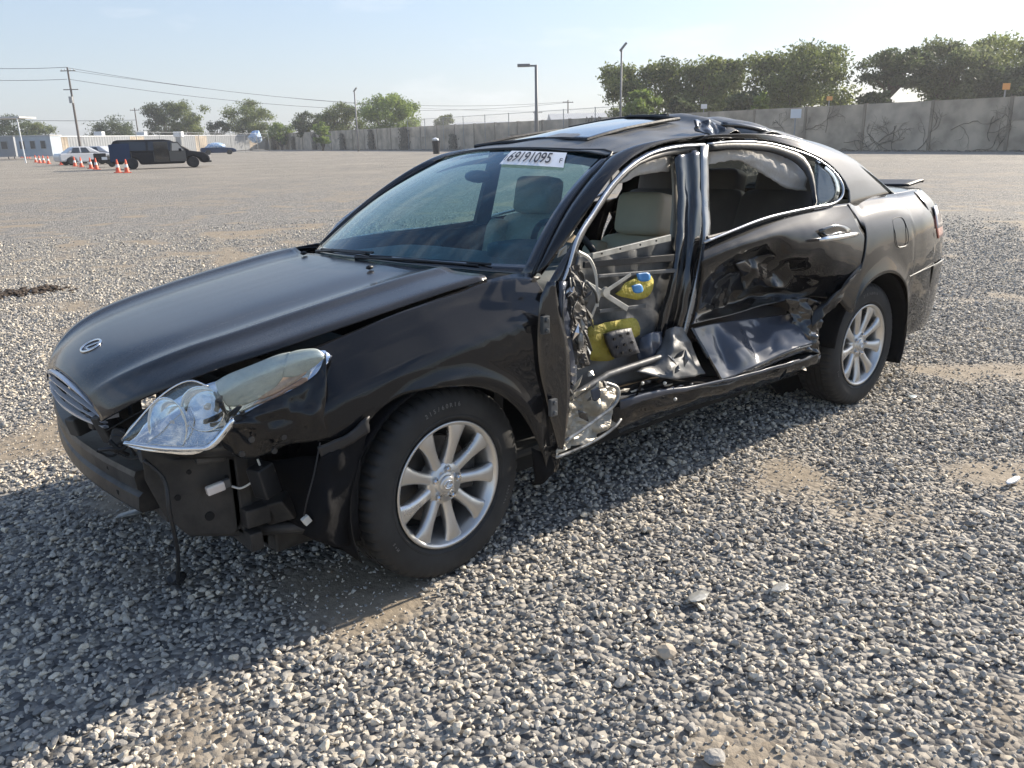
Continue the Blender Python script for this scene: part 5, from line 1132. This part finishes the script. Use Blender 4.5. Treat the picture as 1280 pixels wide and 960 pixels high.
# --- trees beyond the wall
g = 'trees beyond the perimeter wall'
treepx(742, 850, 64, 95, 0, 'spreading olive tree leftmost of the right hand row behind the tall lamp post', group=g, trunk_h=.3, n=6500)
treepx(820, 935, 56, 92, 0, 'broad olive tree second from the left in the right hand row', group=g, trunk_h=.32, n=6500)
treepx(868, 945, 62, 105, 3, 'paler tree half hidden between the two broad olive trees', group=g, trunk_h=.3, n=5000)
treepx(918, 1076, 43, 88, 0, 'largest round crowned tree above the white square sign', group=g, trunk_h=.18, n=9500)
treepx(1064, 1172, 56, 84, 1, 'airy dark tree with bare limbs showing in the gap of the row', group=g, trunk_h=.86, n=3000, flat=.35)
treepx(1138, 1250, 38, 86, 3, 'tall pale feathery tree right of the airy one', group=g, trunk_h=.35, n=7500)
treepx(1205, 1330, 36, 90, 0, 'tall tree running out of the frame at the right', group=g, trunk_h=.3, n=7000)
treepx(1225, 1320, 65, 82, 1, 'dark round bush crown under the orange sign at the right edge', group=g, trunk_h=.15, n=5500)
treepx(780, 836, 106, 80, 2, 'bright green small tree in front of the leftmost olive tree', group=g, trunk_h=.1, n=3000)
treepx(900, 960, 104, 80, 1, 'dark green small tree left of the white square sign', group=g, trunk_h=.1, n=3000)
treepx(935, 962, 104, 78, 2, 'small bright green tree touching the wall behind the sedan roof', group=g, trunk_h=.1, n=1500)
treepx(1066, 1120, 104, 80, 1, 'low dark tree under the airy one at the wall top', group=g, trunk_h=.1, n=2600)
treepx(835, 870, 112, 82, 1, 'low dark tree between the bright green one and the gap', group=g, trunk_h=.1, n=1800)
g = 'trees beyond the far end of the lot'
treepx(-20, 45, 140, 175, 1, 'dark low tree at the left edge behind the trailer', group=g, n=2500, trunk_h=.2)
treepx(20, 68, 150, 180, 3, 'grey green low tree behind the white post', group=g, n=2000, trunk_h=.2)
treepx(103, 170, 143, 185, 1, 'dark flat crowned tree beside the utility pole', group=g, n=3600, trunk_h=.2)
treepx(172, 232, 123, 180, 1, 'taller dark tree behind the black van', group=g, n=4500, trunk_h=.2)
treepx(205, 260, 122, 178, 0, 'lighter leafy tree behind the black van', group=g, n=3600, trunk_h=.2)
treepx(272, 342, 121, 175, 0, 'olive tree above the car under the blue tarpaulin', group=g, n=4800, trunk_h=.15)
treepx(252, 290, 143, 172, 1, 'small dark tree left of the olive tree by the tarpaulin', group=g, n=1800, trunk_h=.1)
treepx(330, 368, 146, 170, 2, 'small bright tree at the left end of the concrete wall', group=g, n=1500, trunk_h=.1)
treepx(362, 412, 135, 165, 1, 'dark tree behind the wall left of the leaning lamp post', group=g, n=3000, trunk_h=.15)
treepx(392, 455, 124, 160, 0, 'olive tree behind the leaning lamp post', group=g, n=4200, trunk_h=.15)
treepx(440, 528, 112, 155, 2, 'big round light green tree above the far concrete wall', group=g, n=8500, trunk_h=.1)
treepx(388, 414, 149, 140, 2, 'low bright shrub above the wall left of the lamp post', group=g, n=900, trunk_h=.05)
treepx(538, 568, 136, 190, 3, 'small lone round tree in the open sky', group=g, n=2200, trunk_h=.12)
# --- lamp posts
def lamp_post(u, vb, vt, D, label, arm=1.2, head=(.9, .35), r=.09, lean=0, flood=False):
    t = far(u, vt, D); T = empty('lamp_post', (t[0], t[1], 0), YAW+math.pi/2, label=label, cat='lamp post')   # local +x = left in the picture
    h = t[2]; mb = MB(); mb.tube([(0, 0, -.2), (0, 0, h)], [r, r*.75], 8); mb.make('pole', BM['pole'], T, smooth=True)
    mb = MB()
    if not flood: mb.box((0, -.05, h-.1), (arm, .05, h)); mb.make('arm', BM['pole'], T)
    else: mb.box((-.05, -.05, h-.05), (.1, .05, h+.1)); mb.make('arm', BM['pole'], T)
    mb = MB()
    if not flood: mb.box((arm, -.2, h-.10), (arm+head[0], .2, h+.06))
    else: mb.box((-.35, -.25, -.08), (.35, .25, .08), Matrix.Rotation(D2R(50), 3, 'Y'), (-.12, 0, h+.3))
    mb.make('lamp_head', BM['pole'], T, bevel=.03); return T
lamp_post(670, 176, 81, 52, 'grey lamp post with one long arm just left of the sedan roof', .35, (.75, .3), .11)
lamp_post(777, 160, 64, 66, 'slim lamp post with tilted flood lamp above the sedan roof', flood=True)
lamp_post(443, 190, 115, 120, 'distant lamp post with tilted flood lamp before the big round tree', flood=True, r=.12)
# --- utility poles and wires
def upole(u, vt, D, label, arms=1, r=.16, lean=0):
    t = far(u, vt, D); T = empty('utility_pole', (t[0], t[1], 0), YAW+math.pi/2, label=label, cat='utility pole'); h = t[2]
    mb = MB(); mb.tube([(0, 0, -.2), (0, 0, h)], [r*1.2, r*.8], 8); mb.make('pole', BM['wood'], T)
    for k in range(arms): mb = MB(); z = h-.5-k*2.6; mb.box((-1.1, -.06, z-.06), (1.1, .06, z+.06)); mb.make('crossarm', BM['wood'], T)
    for x in (-.9, -.4, .4, .9): mb = MB(); mb.lathe([(0, .25), (.05, .22), (.07, 0)], 8, 'z', (x, 0, h-.44)); mb.make('insulator', BM['steel'], T)
    return T, h
U1, h1 = upole(84, 84, 130, 'tall timber utility pole with two crossarms at the left', 2); mb = MB(); mb.lathe([(0, .9), (.3, .9), (.3, 0), (0, 0)], 12, 'z', (.0, .42, h1-5)); mb.make('transformer', BM['steel'], U1)
upole(710, 125, 180, 'small distant utility pole left of the right hand trees', 2, .14); upole(672, 138, 200, 'faint distant utility pole behind the near lamp post', 1, .12)
upole(168, 135, 200, 'short distant utility pole above the dark trees', 1, .14); upole(1, 128, 140, 'utility pole at the left picture edge', 1, .14) if False else None
def cable(a, b, sag, label, r=.035, grp='overhead cables'):
    a, b = np.array(a), np.array(b); pts = [tuple(a+(b-a)*t-np.array((0, 0, sag*4*t*(1-t)))) for t in np.linspace(0, 1, 25)]; mb = MB(); mb.tube(pts, r, 5); setp(mb.make('overhead_cable', BM['wire']), label, 'cable', grp)
cable(far(-60, 84, 125), far(84, 84, 130), .2, 'upper overhead cable leaving the frame left of the tall utility pole')
cable(far(-60, 98.5, 125), far(84, 99, 130), .2, 'lower overhead cable leaving the frame left of the tall utility pole')
cable(far(86, 85, 130), far(710, 127, 180), 2.6, 'upper overhead cable from the tall utility pole to the distant one', .03)
cable(far(86, 99, 130), far(710, 128, 180), 2.8, 'lower overhead cable from the tall utility pole to the distant one', .03)
cable(far(86, 88, 131), far(670, 139, 200), 1.5, 'lowest overhead cable running past the far trees', .025)
cable(far(-60, 147, 200), far(170, 150, 200), .4, 'low distant cable across the foot of the tall utility pole', .05)
# --- warehouse roof beyond the wall
def shed(u0, u1, vt, vb, D, label, dep=12):
    a = far(u0, vt, D); b = far(u1, vt, D); L_ = math.dist(a[:2], b[:2]); T = empty('warehouse', (b[0], b[1], 0), math.atan2(a[1]-b[1], a[0]-b[0]), label=label, cat='building'); h = a[2]*.5+b[2]*.5
    mb = MB(); mb.box((0, -dep, 0), (L_, 0, h*.80)); mb.make('wall', BM['roof'], T)
    mb = MB(); mb.add([(-.4, .5, h*.80), (L_+.4, .5, h*.80), (L_+.4, -dep/2, h), (-.4, -dep/2, h), (-.4, -dep-.5, h*.8), (L_+.4, -dep-.5, h*.8), (-.4, -dep/2, h*.78), (L_+.4, -dep/2, h*.78)], [(0, 1, 2, 3), (3, 2, 5, 4), (0, 3, 4, 6), (1, 7, 5, 2)]); mb.make('roof', BM['roof'], T)
    for k in range(int(L_/4)): mb = MB(); mb.box((2+k*4, .0, h*.35), (3.2+k*4, .06, h*.6)); mb.make('window', BM['vanglass'], T)
    return T
shed(692, 772, 140, 160, 120, 'low pale warehouse roof showing over the wall left of the sedan roof')
shed(565, 640, 152, 170, 230, 'faint far building low on the horizon')
# --- white corrugated fence and trailers at the left
def corr(u0, D0, u1, D1, H_, m, label, name='corrugated_fence', cat='fence', caps=0):
    a = far(u0, 170, D0); b = far(u1, 170, D1); L_ = math.dist(a[:2], b[:2]); T = empty(name, (a[0], a[1], 0), math.atan2(b[1]-a[1], b[0]-a[0]), label=label, cat=cat)
    n = max(1, int(L_/3))
    for k in range(n):
        V = []; F = []; m_ = 12; w_ = L_/n
        for i in range(m_+1):
            x = k*w_+w_*i/m_*.995; y = .04*(i % 2)
            V += [(x, y, .15), (x, y, H_)]
        for i in range(m_): F.append((2*i, 2*i+2, 2*i+3, 2*i+1))
        mesh('panel', V, F, m if (k*7) % 5 else BM['conc2'] if cat == 'fence' else m, T, thick=.02)
    mb = MB(); mb.box((0, -.05, H_), (L_, .1, H_+.12)); mb.make('top_rail', BM['sign'], T)
    return T
corr(62, 128, 335, 178, 2.9, BM['trailer'], 'long white corrugated fence behind the black van')
for u_, lb in ((124, 'leftmost white roof unit above the corrugated fence'), (177, 'middle white roof unit above the corrugated fence behind the van'), (223, 'right hand white roof unit above the corrugated fence')):
    q = far(u_, 166, 150); T = empty('roof_unit', (q[0], q[1], 0), YAW, label=lb, cat='roof unit', group='white boxes behind the corrugated fence'); mb = MB(); mb.box((-.6, -.7, q[2]-.7), (.6, .7, q[2]+.2)); mb.make('housing', BM['sign'], T, bevel=.05); mb = MB(); mb.box((-.4, -.5, 0), (.4, .5, q[2]-.7)); mb.make('support', BM['steel'], T)
mb = MB(); rd_ = random.Random(3)
for k in range(1500):
    s_0 = rd_.uniform(-5, 120); q = WL+wu*s_0+SIDE*np.array([-wu[1], wu[0]])*abs(rd_.gauss(.3, .5)); r_ = rd_.uniform(.03, .12); mb.ico((q[0], q[1], r_*.3), r_, (1, 1, .6), .3, 1)
setp(mb.make('rubble', mat('dark rubble and leaf litter', (.10, .085, .065), .95, col2=(.30, .27, .22), vscale=.8)), 'dark rubble and leaf litter along the wall foot', 'rubble', kind='stuff')
def trailer(u0, u1, vt, D, label, m):
    a = far(u1, vt, D); b = far(u0, vt, D); L_ = math.dist(a[:2], b[:2]); h = (a[2]+b[2])/2; T = empty('site_trailer', (a[0], a[1], 0), math.atan2(b[1]-a[1], b[0]-a[0]), label=label, cat='trailer'); sg = 1
    mb = MB(); mb.box((0, -2.6, .35), (L_, 0, h)); mb.make('body', m, T, bevel=.03)
    mb = MB(); mb.box((-.1, -2.7, h), (L_+.1, .1, h+.1)); mb.make('roof', BM['roof'], T)
    for k in range(3):
        x = L_*(.15+.3*k); mb = MB(); mb.box((x, -.02, h*.45), (x+L_*.15, .04, h*.80)); f = mb.make('window', BM['steel'], T); mb = MB(); mb.box((x+.05, .04, h*.45+.05), (x+L_*.15-.05, .05, h*.80-.05)); mb.make('pane', BM['vanglass'], f)
    return T
trailer(18, 62, 170, 108, 'grey blue site trailer with dark windows behind the row of cones', BM['trailerd']); trailer(-40, 16, 171, 112, 'white site trailer cut off by the left edge', BM['trailer'])
# canopy roof at the left edge on a white post
q = far(32, 146, 85); T = empty('canopy', (q[0], q[1], 0), YAW+math.pi/2, label='flat grey canopy on a thin white post at the left edge', cat='canopy')
mb = MB(); mb.box((-.2, -1.5, q[2]-.15), (5.5, 1.5, q[2])); mb.make('roof', BM['roof'], T); mb = MB(); mb.tube([(0, 1.4, 0), (0.1, 1.4, q[2])], .06, 6); mb.make('post', BM['sign'], T)
chain_fence(far(170, 170, 100)[:2], far(335, 170, 150)[:2], 3.0, 8, 'chain link fence behind the black van and the tarpaulin car')
# folding chairs in black by the left edge
q = ground(15, 199); T = empty('folding_chair', q, YAW+.7, label='dark open folding chair by the trailer at the left edge', cat='chair')
for s in (-1, 1):
    mb = MB(); mb.tube([(-.3, s*.35, 0), (.3, s*.35, .55)], .03, 5); mb.tube([(.3, s*.35, 0), (-.3, s*.35, 1.1)], .03, 5); mb.make('leg', BM['vanpaint'], T)
mb = MB(); mb.box((-.3, -.35, .42), (.3, .35, .5)); mb.make('seat', BM['vanpaint'], T); mb = MB(); mb.box((-.38, -.4, .5), (-.30, .4, 1.15)); mb.make('backrest', BM['vanpaint'], T)
# bin-like thing near the wall
q = ground(546, 191); T = empty('waste_bin', (q[0]*.92, q[1]*.92, 0), YAW, label='small black bin with a white bag in front of the far wall', cat='bin')
mb = MB(); mb.lathe([(0, 0), (.32, 0), (.40, 1.25), (.36, 1.25), (.30, .1)], 10); mb.make('body', BM['vanpaint'], T); mb = MB(); mb.ico((0, .05, 1.35), .33, (1, 1, .6), .2, 1); mb.make('bag', BM['sign'], T)

# --- far vehicles: a common sedan/van shell
def vehicle(name, loc, rz_, Lc, Wc, prof, roofp, mats, label, cat, group=None, whl=.33, wx=(.8, -.8)):
    T = empty(name, loc, rz_, label=label, cat=cat, group=group)
    # prof: lower body outline (x, z) clockwise, roofp: glasshouse outline
    def ext(pl, y0, y1, m, nm, tp=0, parent=T):
        k = len(pl); zmin = min(z for x, z in pl); zmax = max(z for x, z in pl)
        V = [(x, y, z) for y, s in ((y0, -1), (y1, 1)) for x, z in pl]
        V = [(x, y*(1-tp*(z-zmin)/(zmax-zmin+1e-6)), z) for x, y, z in V]
        F = [tuple(range(k)), tuple(range(k, 2*k))[::-1]]+[(i, i+k, (i+1) % k+k, (i+1) % k) for i in range(k)]
        return mesh(nm, V, F, m, parent, bevel=.11, smooth=False)
    b = ext(prof, -Wc/2, Wc/2, mats[0], 'body', .06); ext(roofp, -Wc/2+.05, Wc/2-.05, mats[1], 'roof', .22)
    # panes
    xs = [x for x, z in roofp]; 
    for s in (-1, 1):
        zl = min(z for x, z in roofp); zh = max(z for x, z in roofp); x0, x1 = min(xs)+.35, max(xs)-.75
        for q in range(2):
            a = x0+(x1-x0)*q/2+.06; b_ = x0+(x1-x0)*(q+1)/2-.06; yb, yt = (Wc/2-.05)*(1-.22*.12)+.012, (Wc/2-.05)*(1-.22*.85)+.012
            mb = MB(); zq0, zq1 = zl+.10*(zh-zl), zl+.85*(zh-zl); mb.add([(a, s*yb, zq0), (b_, s*yb, zq0), (b_-(.25 if q else 0), s*yt, zq1), (a+(.2 if not q else 0), s*yt, zq1)], [(0, 1, 2, 3)]); mb.make('side_window', mats[2], T, thick=.01)
    for x in wx:
        for s in (-1, 1):
            W = MB(); W.lathe([(.0, -.09), (whl*.6, -.11), (whl*.95, -.11), (whl, -.07), (whl, .07), (whl*.95, .11), (whl*.6, .11), (0, .09)], 18, 'y', (x, s*(Wc/2-.08), whl)); w_ = W.make('wheel', M['rubber'], T, smooth=True)
            R_ = MB(); R_.lathe([(0, .02), (whl*.55, .015), (whl*.6, 0)], 14, 'y', (x, s*(Wc/2-.08)+.10*s, whl)); R_.make('rim', M['alloy'], w_)
    return T
def dirat(u, D): q = far(u, 170, D); return np.array(q[:2])
A_, B_ = dirat(129, 53.5), dirat(264, 56)
vr = math.atan2(B_[1]-A_[1], B_[0]-A_[0]); vc = (A_+B_)/2; LV = np.linalg.norm(B_-A_)*.93; print('van length', LV)
k_ = LV/5.1
vp = [(-2.5, .35), (-2.55, .9), (-2.5, 1.05), (1.35, 1.08), (2.2, .92), (2.45, .72), (2.5, .45), (2.35, .30), (2.05, .28), (1.95, .55), (1.6, .72), (1.25, .55), (1.15, .28), (-1.1, .26), (-1.2, .55), (-1.5, .70), (-1.85, .55), (-1.95, .30)]
rp_ = [(-2.5, 1.03), (-2.35, 1.68), (-2.1, 1.76), (.2, 1.76), (.55, 1.70), (1.5, 1.06)]
V_ = vehicle('minivan', (vc[0], vc[1], 0), vr, LV, 1.9, [(x*k_, z) for x, z in vp], [(x*k_, z) for x, z in rp_], (BM['vanpaint'], BM['vanpaint'], BM['vanglass']), 'black minivan with its side door open and crumpled nose beside the cones', 'van', wx=(1.6*k_, -1.5*k_), whl=.34)
yv = -1 if ((CAM[:2]-vc) @ np.array([-math.sin(vr), math.cos(vr)])) < 0 else 1
mb = MB(); mb.box((-2.56*k_, -.93, .45), (-2.3*k_, .93, 1.5)); mb.make('tailgate', BM['vanblue'], V_, bevel=.05)
mb = MB(); mb.box((-2.4*k_, yv*.952-.008, .5), (-1.55*k_, yv*.952+.008, 1.55)); mb.make('rear_side_panel', BM['vanblue'], V_)
mb = MB(); mb.box((-.35*k_, yv*.94-.03, .40), (.38*k_, yv*.94+.03, 1.62)); mb.make('door_opening', M['blkgl'], V_)
mb = MB(); mb.add([(.15, 0, 1.07), (.85, 0, 1.07), (.52, 0, 1.52), (.20, 0, 1.52)], [(0, 1, 2, 3)]); mb.V = [(x, y+yv*.075, z) for x, y, z in mb.V]; o = mb.make('door_glass', BM['cloth'], V_); o.location = (.42*k_, yv*.98, 0)
mb = MB(); mb.box((0, .0, .42), (.95, .06, 1.05)); mb.add([(.05, 0, 1.05), (.95, 0, 1.05), (.55, 0, 1.6), (.15, 0, 1.6), (.05, .05, 1.05), (.95, .05, 1.05), (.55, .05, 1.6), (.15, .05, 1.6)], [(0, 1, 2, 3), (4, 7, 6, 5), (0, 4, 5, 1), (1, 5, 6, 2), (2, 6, 7, 3), (3, 7, 4, 0)]); o = mb.make('open_door', BM['silver'], V_); o.location = (.42*k_, yv*.98, 0)
mb = MB(); mb.box((2.30*k_, -.8, .30), (2.55*k_, .8, .42)); mb.box((2.3*k_, -.7, .62), (2.5*k_, .7, .70)); mb.make('bent_bumper', BM['silver'], V_)
mb = MB(); mb.box((-.10*k_, -.2, 1.0), (.02*k_, .35*yv+.2, 1.4)); mb.make('hanging_cloth', BM['cloth'], V_)
mb = MB(); n_ = Vector((.64, 0, .95)).normalized(); mb.add([(.66*k_, -.68, 1.66), (1.52*k_, -.78, 1.09), (1.52*k_, .78, 1.09), (.66*k_, .68, 1.66)], [(0, 1, 2, 3)]); mb.make('windscreen', mat('windscreen with painted sky sheen', (.30, .34, .36), .1, coat=1), V_)  # pale blue-grey base paints a sky reflection onto the glass
for sg in (-1, 1): mb = MB(); mb.box((2.30*k_, sg*.55-.2, .58), (2.52*k_, sg*.55+.2, .74)); mb.make('headlight', M['clearwht'], V_, bevel=.03)
mb = MB(); mb.box((.9*k_, yv*1.0-.12, 1.02), (1.05*k_, yv*1.0+.12, 1.2)); mb.make('door_mirror', BM['vanpaint'], V_, bevel=.03)
for x_ in (-1.5, -.38, .42): mb = MB(); mb.box((x_*k_-.015, yv*.958-.01, .42), (x_*k_+.015, yv*.958+.01, 1.05)); mb.make('door_seam', BM['silver'], V_)
# white sedans behind the van
sp_ = [(-2.25, .30), (-2.3, .75), (-2.2, .92), (-1.4, .96), (1.0, .93), (1.9, .82), (2.25, .65), (2.3, .35), (1.8, .25), (1.7, .5), (1.4, .65), (1.1, .5), (1.0, .22), (-1.0, .22), (-1.1, .5), (-1.4, .65), (-1.7, .5), (-1.8, .28)]
sr_ = [(-1.75, .92), (-1.1, 1.38), (-.7, 1.44), (.1, 1.42), (.9, .93)]
q = dirat(104, 70); vehicle('parked_car', (q[0], q[1], 0), vr+.35, 4.5, 1.75, sp_, sr_, (BM['whitecar'], BM['whitecar'], BM['vanglass']), 'white sedan standing behind the cones left of the black van', 'car', 'cars parked at the far end', wx=(1.4, -1.4))
q = dirat(126, 76); T = vehicle('parked_car', (q[0], q[1], 0), vr-.5, 4.5, 1.75, sp_, sr_, (BM['whitecar'], BM['whitecar'], BM['vanglass']), 'white wrecked car with red and dark torn panels touching the black van', 'car', 'cars parked at the far end', wx=(1.4, -1.4))
mb = MB(); mb.ico((-1.2, .9*yv, .7), .55, (1.2, .4, .6), .3, 1); mb.make('torn_panel', mat('red body panel', (.4, .03, .03), .4), T)
q = dirat(271, 118); T = vehicle('parked_car', (q[0], q[1], 0), vr, 4.5, 1.75, sp_, sr_, (BM['vanblue'], BM['tarp'], BM['tarp']), 'dark blue car half covered by a blue and white tarpaulin', 'car', 'cars parked at the far end', wx=(1.4, -1.4))
mb = MB(); mb.ico((-.3, 0, 1.1), 1.0, (1.25, .95, .5), .08, 2); mb.make('tarpaulin', BM['tarp'], T)
q = far(318, 163, 150); mb = MB(); mb.ico((q[0], q[1], 2.4), 1.0, (1.2, 1, 1.1), .2, 2); setp(mb.make('tarpaulin_pile', BM['tarp']), 'blue tarpaulin heap beyond the chain link fence', 'tarpaulin')
# small dark cart and engine among the cones
q = ground(131, 209); T = empty('hand_cart', q, vr, label='low black cart loaded with parts between the cones and the van', cat='cart')
mb = MB(); mb.box((-.9, -.4, .35), (.7, .4, .55)); mb.box((-.6, -.35, .55), (.2, .35, .95)); mb.make('body', M['blk'], T, bevel=.04)
for x in (-.6, .5):
    for s in (-1, 1): mb = MB(); mb.lathe([(0, -.05), (.22, -.05), (.24, 0), (.22, .05), (0, .05)], 12, 'y', (x, s*.42, .24)); mb.make('wheel', M['rubber'], T)
mb = MB(); mb.box((-.1, -.36, .5), (.25, -.40, .7)); mb.make('number_board', BM['sign'], T)
# --- traffic cones
def cone_master(label):
    T = empty('traffic_cone', (0, 0, 0), label=label, cat='traffic cone', group='orange cones in front of the parked wrecks')
    mb = MB(); mb.box((-.19, -.19, 0), (.19, .19, .04)); mb.make('base', BM['orange'], T, bevel=.01)
    mb = MB(); mb.lathe([(.14, .04), (.03, .72), (0, .725)], 14); mb.make('cone_body', BM['orange'], T, smooth=True)
    mb = MB(); mb.lathe([(.102, .29), (.077, .45)], 14); mb.make('collar', BM['conewhite'], T, smooth=True)
    return T
CN = [(159, 216, 'orange cone nearest the black van'), (148, 216, 'faded orange cone second from the black van'), (121, 212, 'orange cone third from the van in front of the cart'), (114, 211, 'orange cone left of the dark cart'), (102, 209, 'right hand cone of the pair before the white sedan'), (94, 208, 'left hand cone of the pair before the white sedan'),
      (82, 206, 'right hand one of two touching cones in mid row'), (77, 206, 'left hand one of two touching cones in mid row'), (61, 205, 'cone at the right end of the left group of four'), (55, 204, 'third cone of the left group of four'), (50, 204, 'second cone of the left group of four'), (45, 203, 'first cone of the left group of four')]
first = None
for u, v, lb in CN:
    q = ground(u, v)
    if first is None: first = cone_master(lb); first.location = q; continue
    r = first.copy(); COL.objects.link(r); r.location = q; r['label'] = lb
    for ch_ in first.children: c = ch_.copy(); COL.objects.link(c); c.parent = r
for u, v, lb in ((37, 198, 'tallest orange delineator next to the cone row'), (34, 198, 'orange delineator second in the left cluster'), (27, 197, 'orange delineator leftmost in the cluster'), (30, 197, 'orange delineator third in the left cluster')):
    q = ground(u, v); T = empty('delineator_post', q, label=lb, cat='delineator', group='tall orange delineators by the trailer')
    mb = MB(); mb.lathe([(.2, 0), (.2, .06), (.07, .08), (.055, 1.25), (0, 1.27)], 10); mb.make('post', BM['orange'], T); mb = MB(); mb.lathe([(.066, .7), (.062, .95)], 10); mb.make('collar', BM['conewhite'], T)
# --- litter on the gravel
def shard(u, v, s, m, label, name, cat, sc=(1.6, .9, .18), h=.02):
    q = ground(u, v); mb = MB(); mb.ico((q[0], q[1], h), s, sc, .13, 2); setp(mb.make(name, m, smooth=False), label, cat)
shard(873, 752, .028, M['reg'], 'thin silver plastic shard on the gravel right of the front wheel', 'plastic_shard', 'shard'); shard(832, 822, .028, BM['conc2'], 'crumpled white scrap lying on bare dirt', 'paper_scrap', 'scrap', (1, 1, .7)); shard(975, 741, .024, M['reg'], 'flat grey plastic chip right of the silver shard', 'plastic_chip', 'shard')
shard(172, 645, .04, M['reg'], 'pale plastic strip in the shade under the front beam', 'plastic_strip', 'shard', (2, .6, .2)); shard(893, 952, .026, mat('grey stone', (.34, .32, .29), .85, bump=.6, bscale=60), 'large flat pale stone at the bottom edge', 'large_stone', 'stone', (1.1, 1, .5), .015); shard(1265, 606, .03, BM['sign'], 'white scrap at the right edge of the gravel', 'paper_scrap', 'scrap', (2, .5, .3))
shard(1140, 500, .02, M['hazelens'], 'small clear lens fragment behind the rear wheel', 'lens_fragment', 'shard')
q = ground(35, 366); mb = MB(); 
for k in range(260):
    mb.ico((q[0]+random.gauss(0, .22), q[1]+random.gauss(0, .12), random.uniform(0, .03)), random.uniform(.01, .035), (1, 1, .4), .3, 1)
setp(mb.make('dirt_patch', mat('damp brown dirt', (.07, .05, .035), .95)), 'dark brown dirt patch on the gravel at the left edge', 'dirt', kind='stuff')
for o in scn.objects:
    if o.type == 'MESH' and len(o.data.polygons): 
        pass

# ------------------------------------------------------------------ haze
if True:
    m, N, L = node_mat('thin dusty haze'); N.remove(N['Principled BSDF']); pv = N.new('ShaderNodeVolumePrincipled'); pv.inputs['Density'].default_value = .0006; pv.inputs['Color'].default_value = (.93, .95, 1, 1); pv.inputs['Anisotropy'].default_value = .3
    L.new(pv.outputs[0], N['Material Output'].inputs['Volume']); mb = MB(); mb.box((-330, -330, -1), (40, 40, 24)); setp(mb.make('haze', m), 'thin pale haze over the lot', 'haze', kind='stuff')
